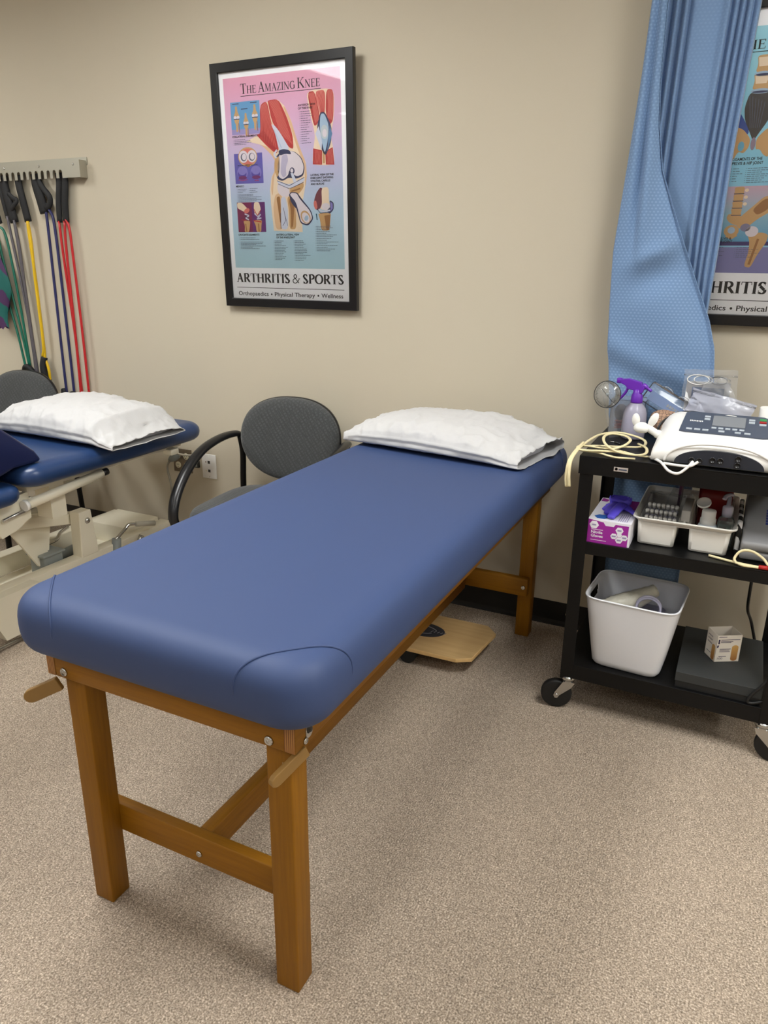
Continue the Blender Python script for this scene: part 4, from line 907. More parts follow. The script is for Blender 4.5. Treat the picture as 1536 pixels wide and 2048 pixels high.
# dark wedge resting on the table
b = MB(); n_ = []
side = [(-1.005, .724), (-1.03, .764), (-1.20, .907), (-1.50, 1.05), (-1.62, .98), (-1.56, .665), (-1.30, .665), (-1.12, .7175), (-1.02, .7185)]
wv_ = []
for k in range(len(side)):
    wv_.append(side[k])
b.prism(side, lambda u, v, d: (-1.985+d, u, v), 0, .645)
o = b.build('wedge_cushion', M['wedge'], None); modify(o, 'BEVEL', width=.022, segments=4, limit_method='ANGLE', angle_limit=.35); 
for p in o.data.polygons: p.use_smooth = True
tag(o, 'dark navy foam wedge leaning up on the left table at the photo edge', 'wedge cushion')

pillow(.70, .43, .115, (-.015, -.330, .7875), -.135, 'white pillow at the wall end of the wooden treatment table', 1, gape=.05)
pillow(.72, .44, .150, (-1.585, -.565, .7165), -.03, 'plump white pillow on the left navy table', 2, gape=.026)

# ================================================================== BALANCE BOARD
t = thing('balance_board', 'pale plywood balance board on the carpet under the wooden table', 'balance board', (-.07, -.44, 0))
o = MB().prism([(-.335, -.545), (-.285, -.592), (.128, -.586), (.178, -.555), (.197, -.335), (.150, -.287), (-.285, -.293), (-.335, -.34)], lambda u, v, d: (u, v, d), .060, .076, 0, mside=1).build('deck', [M['birch'], M['birch_edge']], t)
modify(o, 'BEVEL', width=.002, segments=2, limit_method='ANGLE')
lg = MB(); lg.prism([(-.07+.093*math.cos(2*PI*i/40), -.43+.056*math.sin(2*PI*i/40)) for i in range(40)], lambda u, v, d: (u, v, d), .0758, .0764)
for a0, a1, rx, ry in ((.3, 2.6, .06, .03), (3.4, 5.8, .065, .032)):
    lg.tube([(-.07+rx*math.cos(a0+(a1-a0)*i/12)*(1-.2*i/12), -.43+ry*math.sin(a0+(a1-a0)*i/12), .0766) for i in range(13)], .0016, 6, 1)
for k in range(5): lg.tube([(-.03+k*.013, -.436, .0766), (-.024+k*.013, -.424, .0766)], .0012, 6, 1)
lg.build('logo_oval', [c('logo_charcoal', (40, 42, 50)), c('logo_grey', (130, 130, 136))], t)
MB().tube([(-.07, -.57, .0305), (-.07, -.31, .0305)], .0305, 20).build('rocker', M['rubber'], t)

# ================================================================== CURTAIN
M['cloth'] = uv_cell_mat('blue_curtain_weave', (106, 135, 173), (124, 153, 189), .0125, .0095, .27, bump=.12)
M['cloth_plain'] = uv_cell_mat('blue_curtain_plain', (105, 133, 171), (111, 140, 177), .0125, .0095, .27, bump=.05)
t = thing('privacy_curtain', 'light blue privacy curtain gathered against the wall behind the cart', 'curtain', (.64, -.1, 1.4))
def interp(tab, z):
    for (z0, a), (z1, b_) in zip(tab[:-1], tab[1:]):
        if z0 >= z >= z1:
            k = (z0-z)/(z0-z1); return a+(b_-a)*k
    return tab[0][1] if z > tab[0][0] else tab[-1][1]
# back layer: long straight pleats
left = [(2.74, .53), (2.18, .515), (1.46, .50), (.9, .52), (.32, .54)]
right = [(2.74, .80), (2.15, .790), (1.75, .772), (1.45, .770), (1.25, .765), (.9, .74), (.32, .74)]
prof = [(0, 0), (.06, .035), (.10, .004), (.17, .038), (.20, .008), (.27, .040), (.30, .010), (.36, .034), (.62, .026), (.70, .040), (.715, .002), (.78, .034), (.795, .004), (.85, .032), (.865, .004), (.92, .030), (.94, .006), (1.0, .028), (1.01, .0)]
NU, NZ = 150, 70
def pw(u):
    for (a, ya), (b_, yb) in zip(prof[:-1], prof[1:]):
        if a <= u <= b_:
            k = (u-a)/(b_-a); k = k*k*(3-2*k); return ya+(yb-ya)*k
    return 0
P = []
for i in range(NZ+1):
    z = 2.72-(2.72-.32)*i/NZ; row = []
    for j in range(NU+1):
        u = j/NU*1.01; xl, xr = interp(left, z), interp(right, z)
        row.append((xl+(xr-xl)*u/1.01, -.078-pw(u)*.72-.003*math.sin(z*5+u*9)-.004*noise.noise(Vector((u*6, z*1.5, 4))), z))
    P.append(row)
def cloth(name, P, m, wid):
    o = MB().grid(P).build(name, m, t, fix=False)
    uv = o.data.uv_layers.new(name='UVMap'); C = len(P[0])
    acc = []
    for r_ in P:
        s_ = 0; a = [0]
        for p, q in zip(r_[:-1], r_[1:]): s_ += (Vector(p)-Vector(q)).length; a.append(s_)
        acc.append(a)
    mid = acc[len(acc)//2]
    for lp in o.data.loops:
        i, j = divmod(lp.vertex_index, C); uv.data[lp.index].uv = ((acc[i][j]+5), P[i][j][2]+5)
    modify(o, 'SOLIDIFY', thickness=.0015)
    return o
cloth('pleated_panel', P, M['cloth_plain'], .5)
# front layer: free edge sweeping down to the right, with soft folds
fl = [(2.74, .525), (2.18, .493), (1.95, .484), (1.77, .472), (1.46, .452), (1.28, .458), (1.136, .468), (1.0, .487), (.70, .510), (.38, .530), (.32, .535)]
fr_ = [(2.74, .545), (2.18, .540), (1.95, .545), (1.83, .555), (1.70, .580), (1.52, .655), (1.37, .722), (1.25, .778), (1.16, .806), (1.0, .826), (.70, .80), (.38, .80), (.32, .80)]
P = []; NU, NZ = 90, 150
for i in range(NZ+1):
    z = 2.72-(2.72-.32)*i/NZ; row = []
    xl, xr = interp(fl, z), interp(fr_, z)
    for j in range(NU+1):
        u = j/NU; x = xl+(xr-xl)*u
        d = .014+.026*math.sin(PI*min(1, u*1.05))**.6
        up = max(0, min(1, (z-1.30)/.5))
        # vertical gathers high up that die out in rounded pouches
        g1 = math.exp(-((x-.535-.02*(1.8-z))/.020)**2)*max(0, min(1, (z-1.36)/.25))
        g2 = math.exp(-((x-.492+.02*(1.9-z))/.016)**2)*max(0, min(1, (z-1.5)/.3))
        v1 = math.exp(-((x-.512-.0*(1.8-z))/.012)**2)*max(0, min(1, (z-1.42)/.25))
        pouch = math.exp(-(((x-.585)/.065)**2+((z-1.452-.45*(x-.585))/.028)**2))
        dent = math.exp(-(((x-.60)/.08)**2+((z-1.38-.35*(x-.6))/.05)**2))
        diag = math.sin((x*.8+z*.55)*26+1.2)*max(0, min(1, (1.42-z)/.3))*(.35 if z < .6 else 1)
        low = max(0, min(1, (1.30-z)/.12)); sl = (z-1.10)+.42*(x-.62)
        roll1 = math.exp(-(sl/.040)**2)*low; val1 = math.exp(-((sl+.075)/.045)**2)*low; roll2 = math.exp(-((sl+.16)/.05)**2)*low
        sw = math.exp(-(((x-.66-.35*(1.5-z))/.045)**2))*max(0, min(1, (1.5-z)/.15))*max(0, min(1, (z-1.15)/.1))
        d += .022*g1+.017*g2-.026*v1+.026*pouch-.030*dent+.007*diag+.014*roll1-.016*val1+.010*roll2-.012*sw+.007*noise.noise(Vector((x*7, z*4, 2)))
        row.append((x, -.118-d*.75*(.35+.65*max(0, min(1, (z-.88)/.2)))+(0 if z > .9 else .012)-(.010 if u > .96 else 0)*(u-.96)/.04, z))
    P.append(row)
cloth('front_panel', P, M['cloth'], .4)
MB().box((.36, -.145, 2.722), (1.9, -.075, 2.75)).build('track', M['white'], t)

# ================================================================== EQUIPMENT CART
CX0, CX1, CY0, CY1 = .503, 1.137, -.612, -.150
SH = (.175, .604, .876)             # shelf tops
t = thing('equipment_cart', 'black metal three-shelf rolling cart loaded with therapy supplies', 'cart', (.82, -.38, 0))
BK = M['black']
for nm, z, lip, e in (('bottom_shelf', SH[0], .052, 0), ('middle_shelf', SH[1], .040, 0), ('top_shelf', SH[2], .056, .006)):
    m = MB(); x0, x1, y0, y1 = CX0+.002-e, CX1-.002+e, CY0+.002-e, CY1-.002+e
    m.box((x0, y0, z-.003), (x1, y1, z))
    m.box((x0, y0, z-lip), (x1, y0+.003, z-.003)).box((x0, y1-.003, z-lip), (x1, y1, z-.003))
    m.box((x0, y0+.003, z-lip), (x0+.003, y1-.003, z-.003)).box((x1-.003, y0+.003, z-lip), (x1, y1-.003, z-.003))
    o = m.build(nm, BK, t); modify(o, 'BEVEL', width=.0012, segments=2, limit_method='ANGLE')
for x, sx in ((CX0, 1), (CX1, -1)):
    for y, sy in ((CY0, 1), (CY1, -1)):
        m = MB(); m.box((x, y, .118), (x+sx*.040, y+sy*.003, .868)).box((x, y+sy*.003, .118), (x+sx*.003, y+sy*.040, .868))
        o = m.build('leg', BK, t); modify(o, 'BEVEL', width=.001, segments=2, limit_method='ANGLE')
for z in (.34, .72):
    MB().lathe([(.0001, .005), (.004, .004), (.006, 0)], n=12, T=Matrix.Translation((CX0, CY0+.02, z)) @ Matrix.Rotation(-PI/2, 4, 'Y')).build('bolt', M['steel'], t)
m = MB(); m.box((CX0+.098, CY0-.0052, .840), (CX0+.138, CY0-.0040, .853)); o = m.build('name_plate', mat('plate_silver', (196, 186, 180), .4, .3), t)
m = MB(); m.lathe([(.0001, .0006), (.0042, .0006)], n=14, T=Matrix.Translation((CX0+.105, CY0-.0052, .8468)) @ Matrix.Rotation(PI/2, 4, 'X')); m.box((CX0+.112, CY0-.0058, .8445), (CX0+.135, CY0-.0052, .8485), 1); m.build('plate_mark', [mat('mark_orange', (206, 120, 84), .5), M['slate']], o)
def caster(x, y, ang):
    T = Matrix.Translation((x, y, 0)) @ Matrix.Rotation(ang, 4, 'Z')        # trail along local -x
    c0 = MB().lathe([(.0001, .125), (.024, .125), (.026, .118), (.026, .113), (.020, .110), (.022, .104), (.018, .098), (.0001, .098)], n=24, T=T)
    for s_ in (1, -1):
        c0.prism([(.022, .104), (-.016, .104), (-.040, .062), (-.043, .050), (-.038, .041), (-.030, .041), (-.024, .052), (.012, .084)], lambda u, v, d: (u, s_*(.0165+d), v), 0, .003, T=T)
    o = c0.tube([T @ Vector((-.034, -.022, .051)), T @ Vector((-.034, .022, .051))], .006, 12).build('caster', M['steel'], t)
    w0 = MB().lathe([(.012, -.012), (.040, -.012), (.046, -.0125), (.050, -.009), (.051, 0), (.050, .009), (.046, .0125), (.040, .012), (.012, .012)], n=36, T=T @ Matrix.Translation((-.034, 0, .051)) @ Matrix.Rotation(PI/2, 4, 'X'))
    w0.build('wheel', M['rubber'], o)
caster(CX0+.024, CY0+.022, .22); caster(CX1-.024, CY0+.022, PI-.15); caster(CX0+.024, CY1-.022, .9); caster(CX1-.024, CY1-.022, 2.2)

# ---------------------------------------------------------------- top shelf
ZT = SH[2]
t = thing('stimulation_unit', 'white ultrasound therapy unit with dark slanted key panel on the cart top', 'medical device', (.875, -.46, ZT))
UC, UH = .877, .182
def unit_prof():
    return [(-.592, .004), (-.600, .012), (-.602, .030), (-.598, .046), (-.585, .060), (-.560, .068), (-.530, .074), (-.506, .080), (-.45, .096), (-.39, .112), (-.368, .114), (-.345, .108), (-.330, .090), (-.322, .05), (-.320, .004)]
R = []
for q, k, ky in ((-1.0, .02, .80), (-1.0, .30, .90), (-.995, .48, .955), (-.975, .62, .98), (-.94, .74, .99), (-.89, .85, 1), (-.82, .94, 1), (-.72, .99, 1), (-.5, 1, 1), (-.2, 1.01, 1.003), (0, 1.012, 1.004), (.2, 1.01, 1.003), (.5, 1, 1), (.72, .99, 1), (.82, .94, 1), (.89, .85, 1), (.94, .74, .99), (.975, .62, .98), (.995, .48, .955), (1.0, .30, .90), (1.0, .02, .80)):
    R.append([(UC+q*UH, -.46+(y+.46)*ky, ZT+.004+(z-.004)*k) for y, z in unit_prof()])
MB().rings(R).build('housing', M['white'], t)
# raised arch and dark connector panel on the front
arch = lambda w_, h_, n=28, p=2.2: [(UC+w_*math.copysign(abs(math.cos(a))**(2/p), math.cos(a)), ZT+.009+h_*math.sin(a)**(2/p)) for a in [PI*i/n for i in range(n+1)]]
MB().prism(arch(.116, .043), lambda u, v, d: (u, -.6045-d, v), -.02, .0015).build('connector_panel', M['dark'], t)
a_ = arch(.142, .060, 30)
MB().tube([(u, -.602+.10*max(0, v-ZT-.045), v) for u, v in a_], .0038, 8).build('arch_rib', M['white'], t)
for x, z, two in ((UC-.06, .020, 'h'), (UC-.006, .026, 'h'), (UC+.048, .028, 'v')):
    for k in (-1, 1):
        dx, dz = (k*.010, 0) if two == 'h' else (0, k*.009)
        MB().lathe([(.0085, 0), (.0085, .003), (.006, .003), (.006, .0005), (.0001, .0005)], n=18, T=Matrix.Translation((x+dx, -.606, ZT+z+dz)) @ Matrix.Rotation(PI/2, 4, 'X')).build('port', M['blackp'], t)
# key panel lying on the slope
pv0, pv1 = (-.512, .0815), (-.382, .1175)
def slope(u, s_, d=0):
    y = pv0[0]+(pv1[0]-pv0[0])*s_; z = pv0[1]+(pv1[1]-pv0[1])*s_
    return (u, y-.27*d, ZT+z+.96*d)
kp = [(.757, .04), (.775, 0), (.979, 0), (.997, .04), (.990, .93), (.978, 1), (.776, 1), (.764, .93)]
kp_o = MB().prism(kp, slope, -.006, .0016).build('key_panel', M['slate'], t)
def key(x0, s0, x1, s1, m, nm='key'): return MB().prism([(x0, s0), (x1, s0), (x1, s1), (x0, s1)], slope, .0014, .0034).build(nm, m, kp_o)
key(.842, .36, .930, .86, M['lcd'], 'display')
GK, KK = mat('key_green', (60, 150, 80), .5), M['key']
for i in range(5): key(.842+i*.0185, .22, .855+i*.0185, .29, KK)
for i, x in enumerate((.775, .797, .819, .862, .905, .930)): key(x, .08, x+.016, .15, KK)
for s_ in (.62, .74): key(.818, s_, .834, s_+.08, KK); key(.938, s_, .954, s_+.08, KK)
for s_, m in ((.80, GK), (.68, M['red']), (.56, KK)): key(.966, s_, .984, s_+.08, m)
for i in range(8): MB().prism([(.780+i*.0046, .50+.02*(i % 2)), (.783+i*.0046, .50), (.783+i*.0046, .56), (.780+i*.0046, .57)], slope, .0015, .0020).build('maker_mark', M['white'], kp_o)
MB().prism([(.872, .93), (.903, .92), (.903, .945), (.88, .965)], slope, .0015, .0020).build('maker_mark', M['white'], kp_o)

# applicator in its holder at the left of the unit
t = thing('ultrasound_applicator', 'white applicator cup with two petals docked at the left of the unit', 'medical tool', (.66, -.46, ZT))
MB().tube(smooth_path([(.708, -.47, ZT+.052), (.690, -.472, ZT+.060), (.668, -.472, ZT+.072), (.655, -.470, ZT+.076)], 6), [.013]*6+[.011]*6+[.010]*7, 14).build('holder_arm', M['white'], t)
MB().lathe([(.0001, 0), (.016, .002), (.023, .009), (.024, .017), (.018, .026), (.010, .031), (.0001, .033)], (.648, -.470, ZT+.056), n=24).build('cup', M['white'], t)
for cx, cz, rot, rz in ((.629, .094, -.10, .020), (.679, .098, .42, .024)):
    MB().ball((0, 0, 0), (.0120, .0075, rz), n=18, T=Matrix.Translation((cx, -.470, ZT+cz)) @ Matrix.Rotation(rot, 4, 'Y')).build('petal', M['white'], t)

# spray bottle
t = thing('spray_bottle', 'translucent spray bottle with violet trigger on the cart top', 'spray bottle', (.603, -.300, ZT))
SB = (.603, -.300, ZT)
MB().lathe([(.0001, .001), (.034, .001), (.038, .006), (.0385, .03), (.038, .065), (.0365, .085), (.031, .102), (.021, .114), (.0145, .120), (.014, .128)], SB, n=36, cap=False).build('bottle', M['frost'], t)
MB().lathe([(.0001, .003), (.0345, .004), (.0368, .010), (.0368, .052), (.0001, .052)], SB, n=32).build('liquid', M['liquid'], t)
MB().lathe([(.0001, .118), (.0185, .118), (.019, .122), (.0175, .142), (.013, .150), (.012, .162), (.0001, .162)], SB, n=26).build('collar', M['purple'], t)
TS = Matrix.Translation(SB) @ Matrix.Rotation(-.06, 4, 'Z')
h = MB(); h.prism([(.016, .150), (.022, .166), (.010, .184), (-.030, .193), (-.052, .190), (-.056, .178), (-.040, .172), (-.030, .160), (-.012, .158), (-.012, .148)], lambda u, v, d: (u, d, v), -.011, .011, T=TS)
h.box((-.068, -.008, .176), (-.052, .008, .193), r=.002, T=TS); o = h.build('spray_head', M['purple'], t); modify(o, 'BEVEL', width=.004, segments=3, limit_method='ANGLE')
MB().tube([TS @ Vector(p) for p in smooth_path([(.014, 0, .176), (.03, 0, .166), (.043, 0, .158)], 4)], [.008]*4+[.005]*5, 10).build('spur', M['purple'], t)
MB().tube([TS @ Vector(p) for p in smooth_path([(-.030, 0, .168), (-.036, 0, .150), (-.048, 0, .132), (-.062, 0, .118)], 4)], .0062, 10, sx=1, sy=.7).build('trigger', M['purple'], t)

# goniometer
t = thing('goniometer', 'round clear plastic goniometer with black scale beside the violet trigger', 'goniometer', (.516, -.33, ZT+.05))
GC = Vector((.515, -.335, ZT+.142)); GT = Matrix.Translation(GC) @ Matrix.Rotation(-.12, 4, 'Z') @ Matrix.Rotation(PI/2-.12, 4, 'X')
MB().lathe([(.0001, -.0009), (.0435, -.0009), (.0435, .0009), (.0001, .0009)], n=48, T=GT).build('disc', clear_mat('goniometer_plastic', haze=.22, haze_col=(205, 208, 208)), t)
g = MB(); g.tube([GT @ Vector((.0432*math.cos(2*PI*i/60), .0432*math.sin(2*PI*i/60), .001)) for i in range(60)], .0011, 6, closed=True)
for i in range(48):
    a = 2*PI*i/48; r0 = .034 if i % 4 else .031; g.tube([GT @ Vector((r0*math.cos(a), r0*math.sin(a), .0012)), GT @ Vector((.0385*math.cos(a), .0385*math.sin(a), .0012))], .00045, 4)
g.tube([GT @ Vector((-.022, .018, .0014)), GT @ Vector((.020, -.022, .0014))], .0006, 4)
g.build('scale', M['ink'], t)
MB().lathe([(.0001, .004), (.004, .0035), (.005, .001)], n=14, T=GT).build('hub', M['greyp'], t)
MB().box((-.0145, -.140, -.0030), (.0145, .02, -.0014), T=GT @ Matrix.Rotation(.28, 4, 'Z')).build('arm', M['clear'], t)
# clear tub with odds and ends
t = thing('clear_tub', 'clear plastic tub of small parts behind the spray bottle', 'tub', (.575, -.235, ZT))
tb = MB(); x0, x1, y0, y1, z0, z1 = .518, .628, -.258, -.165, ZT+.001, ZT+.115
tb.box((x0, y0, z0), (x1, y1, z0+.002)); tb.box((x0, y0, z0), (x0+.002, y1, z1)).box((x1-.002, y0, z0), (x1, y1, z1)).box((x0, y0, z0), (x1, y0+.002, z1)).box((x0, y1-.002, z0), (x1, y1, z1))
tb.build('tub_wall', M['bag'], t); MB().tube([(x0, y0, z1), (x1, y0, z1), (x1, y1, z1), (x0, y1, z1)], .0015, 6, closed=True).build('rim', M['clear'], t)
o = MB().ball((.546, -.212, ZT+.066), (.022, .026, .028), n=18).build('grey_ball', mat('grey_pouch', (78, 76, 78), .6, bump=(40, .4, .01)), None); tag(o, 'dark grey squashed ball inside the clear tub', 'ball')
rb = MB(); rd = random.Random(3)
for k in range(9): 
    a = rd.uniform(0, 6); rb.tube([(.562+.03*math.cos(a+i*.9)+rd.uniform(-.006, .006), -.212+.020*math.sin(a+i*1.3), ZT+.010+.003*k+.002*i) for i in range(7)], .0028, 6)
o = rb.build('red_leads', M['red']); tag(o, 'tangle of red leads at the bottom of the clear tub', 'leads')

# clamshell pack, netted roll, film bags
t = thing('clamshell_pack', 'clear clamshell pack with a blue label tilted across the cart top', 'pack', (.70, -.25, ZT))
CT = Matrix.Translation((.700, -.250, ZT+.112)) @ Matrix.Rotation(.50, 4, 'Y') @ Matrix.Rotation(1.0, 4, 'X')
MB().box((-.085, -.038, -.014), (.085, .038, .014), r=.009, seg=3, T=CT).build('shell', M['clear'], t)
for x in (-.03, .03): MB().tube([CT @ Vector((x+.02*math.cos(PI*i/10), .028+.012*math.sin(PI*i/10), .0145)) for i in range(11)], .003, 8).build('moulded_rib', M['clear'], t)
lb = MB(); lb.box((-.070, -.030, .0142), (.078, .004, .0150), 0, T=CT)
for i in range(7): lb.box((-.005+i*.009, -.018, .0150), (.001+i*.009, -.008, .0156), 1, T=CT)
lb.build('label_card', [mat('label_blue', (74, 98, 140), .5), M['dark']], t)
def net_mat():
    m = bpy.data.materials.new('netted_tan'); m.use_nodes = True; n, l = m.node_tree.nodes, m.node_tree.links; b = _bsdf(m)
    tc = n.new('ShaderNodeTexCoord'); v = n.new('ShaderNodeTexVoronoi'); v.feature = 'DISTANCE_TO_EDGE'; v.inputs['Scale'].default_value = 95; v.inputs['Randomness'].default_value = .4; l.new(tc.outputs['Object'], v.inputs['Vector'])
    r = ramp(n, [(.03, (38, 26, 24)), (.07, (168, 134, 110))]); l.new(v.outputs['Distance'], r.inputs[0]); l.new(r.outputs[0], b.inputs['Base Color']); b.inputs['Roughness'].default_value = .7
    return m
t = thing('netted_roll', 'tan bandage roll in dark netting under the clamshell pack', 'bandage roll', (.69, -.28, ZT))
TN_ = Matrix.Translation((.716, -.285, ZT+.050)) @ Matrix.Rotation(.42, 4, 'Y')
MB().ball((0, 0, .0), (.072, .040, .044), n=26, T=TN_).build('netted_body', net_mat(), t)
MB().tube([TN_ @ Vector((.071, 0, 0)), TN_ @ Vector((.092, .004, -.004))], [.010, .014], 10).build('tied_end', mat('net_cord', (60, 40, 38), .8), t)
def film_bag(label, corners, thick, m, seed, zipc=True, name='zip_bag', shadow=None):
    """crumpled film bag spanned by four corners (bl, br, tr, tl)"""
    bl, br, tr, tl = map(Vector, corners); N_ = 18
    nrm = ((br-bl).cross(tl-bl)).normalized()
    t = thing(name, label, 'plastic bag', (bl+br)/2, 0)
    f = MB()
    for s_ in (1, -1):
        P = []
        for i in range(N_+1):
            v = i/N_; row = []
            for j in range(N_+1):
                u = j/N_; p = bl.lerp(br, u).lerp(tl.lerp(tr, u), v)
                d = thick*(math.sin(PI*u)*math.sin(PI*min(1, v*1.05)))**.6*s_+.006*noise.noise(Vector((u*5+seed, v*5, s_*2)))+.003*noise.noise(Vector((u*14, v*14+seed, s_)))
                e = .006*noise.noise(Vector((u*4, v*4, seed+9)))
                row.append(tuple(p+nrm*d+Vector((e, 0, e))))
            P.append(row)
        f.grid(P)
    f.build('film', m, t, fix=False)
    if zipc: MB().tube([tl.lerp(tr, i/10)*.92+bl.lerp(br, i/10)*.08+nrm*(.003+.004*noise.noise(Vector((i*.4+seed, 0, 0)))) for i in range(11)], .0022, 6).build('zip_strip', M['clear'], t)
    return t
film_bag('upright clear zip bag with a blue and white card, hindmost on the cart', ((.735, -.205, ZT+.002), (.905, -.205, ZT+.002), (.886, -.235, ZT+.232), (.730, -.235, ZT+.228)), .010, M['bag'], 1)
o = MB().box((.742, -.228, ZT+.06), (.872, -.226, ZT+.19), 0).box((.760, -.2295, ZT+.09), (.855, -.2285, ZT+.172), 1).build('printed_card', [M['paper'], mat('card_blue', (110, 140, 196), .5)]); o.rotation_euler = (0, 0, 0); tag(o, 'white card with a blue panel inside the hindmost zip bag', 'card')
wr = MB()
for k, (cx, r_, m_) in enumerate(((.775, .026, 0), (.790, .022, 0), (.835, .020, 1), (.848, .017, 0))):
    wr.tube([(cx+r_*math.cos(a*.28)*1.25, -.234+.002*k, ZT+.196+r_*.6*math.sin(a*.28)) for a in range(23)], .0018, 6, m_)
o = wr.build('coiled_wires', [M['white'], M['blackp']]); tag(o, 'white and black wires coiled above the card in the zip bag', 'wires')
film_bag('frosted crumpled zip bag with grey contents leaning behind the white unit', ((.775, -.265, ZT+.06), (.925, -.275, ZT+.05), (.955, -.275, ZT+.135), (.765, -.262, ZT+.175)), .020, M['baggrey'], 2)
film_bag('folded clear film sleeve standing up between the two zip bags', ((.775, -.243, ZT+.10), (.930, -.250, ZT+.08), (.855, -.248, ZT+.212), (.795, -.245, ZT+.196)), .006, M['bag'], 5, False)
film_bag('small frosted zip bag lying over the clamshell pack end', ((.745, -.275, ZT+.085), (.840, -.285, ZT+.06), (.835, -.272, ZT+.125), (.765, -.268, ZT+.15)), .010, M['baggrey'], 7)
o = MB().tube(smooth_path([(.700, -.395, ZT+.015), (.688, -.385, ZT+.055), (.705, -.372, ZT+.085), (.745, -.36, ZT+.108), (.80, -.345, ZT+.108), (.86, -.31, ZT+.07), (.88, -.30, ZT+.02)], 8), .0042, 8).build('black_cable', M['blackp']); tag(o, 'black cable looping up behind the left end of the white unit', 'cable')
t = thing('white_cup', 'white plastic cup behind the white unit at the right edge', 'cup', (.985, -.25, ZT))
MB().lathe([(.0001, 0), (.027, 0), (.029, .004), (.032, .128), (.0305, .130), (.0285, .126), (.0255, .008), (.0001, .006)], (.995, -.262, ZT), n=32).build('cup_wall', M['white'], t)

# cream lead coil
t = thing('lead_coil', 'cream electrode lead coiled on the left front of the cart top', 'cable', (.58, -.5, ZT))
zc = ZT+.004
P1 = [(.66, -.665, ZT+.003), (.60, -.61, zc), (.545, -.585, zc+.002), (.500, -.585, zc+.003), (.484, -.560, zc+.003), (.492, -.530, zc+.004), (.53, -.510, zc+.006), (.60, -.480, zc+.004), (.655, -.455, zc+.006), (.652, -.39, zc+.012), (.60, -.362, zc+.02), (.555, -.362, zc+.022), (.515, -.42, zc+.02), (.497, -.53, zc+.016), (.488, -.60, ZT+.012), (.482, -.655, ZT-.01), (.483, -.672, ZT-.05), (.487, -.672, ZT-.085)]
P1[0] = (.655, -.60, zc)
P2 = [(.690, -.555, zc), (.66, -.575, zc+.004), (.60, -.555, zc+.008), (.54, -.545, zc+.008), (.495, -.548, zc+.010), (.482, -.575, zc+.010), (.500, -.598, zc+.008), (.56, -.590, zc+.010), (.62, -.585, zc+.012)]
P3 = [(.640, -.43, zc+.008), (.672, -.50, zc+.012), (.678, -.575, zc+.012), (.650, -.605, zc+.012), (.600, -.600, zc+.016), (.560, -.560, zc+.026), (.545, -.50, zc+.034), (.560, -.455, zc+.036), (.600, -.455, zc+.034), (.622, -.49, zc+.030), (.615, -.54, zc+.024), (.590, -.565, zc+.016), (.56, -.572, zc+.014)]
for P_ in (P1, P2, P3): MB().tube(smooth_path(P_, 7), .0037, 8, sx=1.25, sy=.8).build('lead', M['cordcream'], t)
MB().tube(smooth_path([(.493, -.545, zc+.02), (.482, -.62, ZT+.008), (.476, -.66, ZT-.015), (.474, -.668, ZT-.055), (.478, -.668, ZT-.088)], 6), .0037, 8, sx=1.25, sy=.8).build('lead', M['cordcream'], t)
MB().tube([(.572, -.462, zc+.012), (.592, -.470, zc+.010)], .0035, 10).build('jack_sleeve', M['blackp'], t); MB().tube([(.558, -.457, zc+.012), (.572, -.462, zc+.012)], .0014, 8).build('jack_pin', M['chrome'], t)
MB().box((.578, -.552, zc-.002), (.606, -.540, zc+.008), r=.002).build('splitter', M['white'], t)
MB().tube(smooth_path([(.690, -.555, zc), (.712, -.596, zc+.004), (.730, -.616, zc+.001), (.752, -.630, ZT-.012), (.778, -.634, ZT-.016), (.800, -.624, ZT+.002), (.812, -.612, ZT+.018)], 7), .0040, 8).build('lead', M['white'], t)
MB().tube(smooth_path([(.735, -.612, zc), (.77, -.620, zc), (.805, -.622, zc+.002), (.825, -.612, ZT+.018)], 6), .0040, 8).build('lead', M['white'], t)

# ---------------------------------------------------------------- middle shelf
ZM = SH[1]
t = thing('glove_box', 'magenta and white nitrile glove box at the left of the middle shelf', 'glove box', (.602, -.48, ZM))
gx0, gx1, gy0, gy1, gz = .540, .668, -.603, -.360, ZM+.075
PUR = mat('box_magenta', (150, 34, 146), .45); BXW = mat('box_white', (226, 224, 232), .45); BLUB = mat('box_blue', (36, 96, 178), .45)
MB().box((gx0, gy0, ZM), (gx1, gy1, gz), r=.0008, seg=1).build('carton', BXW, t)
def on_top(u, v, d): return (gx0+u, gy0+v, gz+d)
def on_front(u, v, d): return (gx0+u, gy0-d, ZM+v)
W_ = gx1-gx0
def hexa(cx, cy, r, sx=1): return [(cx+r*sx*math.cos(PI/3*k), cy+r*math.sin(PI/3*k)) for k in range(6)]
MB().prism([(0, 0), (W_-.006, 0), (W_-.006, .067), (.083, .067), (.078, .059), (.054, .059), (.047, .069), (0, .075)], on_front, .0001, .0006).build('front_panel', PUR, t)
m = MB(); m.prism([(W_-.040, .135), (W_, .145), (W_, .243), (W_-.055, .243), (W_-.045, .20)], on_top, .0001, .0006); m.build('top_panel', PUR, t)
MB().prism([(.004, .20), (.022, .20), (.026, .222), (.004, .236)], on_top, .0001, .0006).build('top_badge', PUR, t)
m = MB(); m.prism(hexa(.035, .034, .022, 1.0), on_top, .0002, .0008); m.build('blue_badge', BLUB, t)
m = MB()
for cx, cy, r_ in ((.020, .058, .0135), (.096, .050, .0115), (.081, .030, .0098), (.112, .029, .0098), (.097, .019, .0105)): m.prism(hexa(cx, cy, r_, 1.05), on_front, .0003, .0009)
m.prism(hexa(.097, .036, .008), on_front, .0003, .0008)
for s_, x, z, wd, h_ in (('Nitrile', .013, .031, .034, .0085), ('Gloves', .013, .019, .036, .0085)):
    vs, fs = font_polys(s_, wd, h_, x, z, .02); m.add([on_front(u, v, .0010) for u, v in vs], fs)
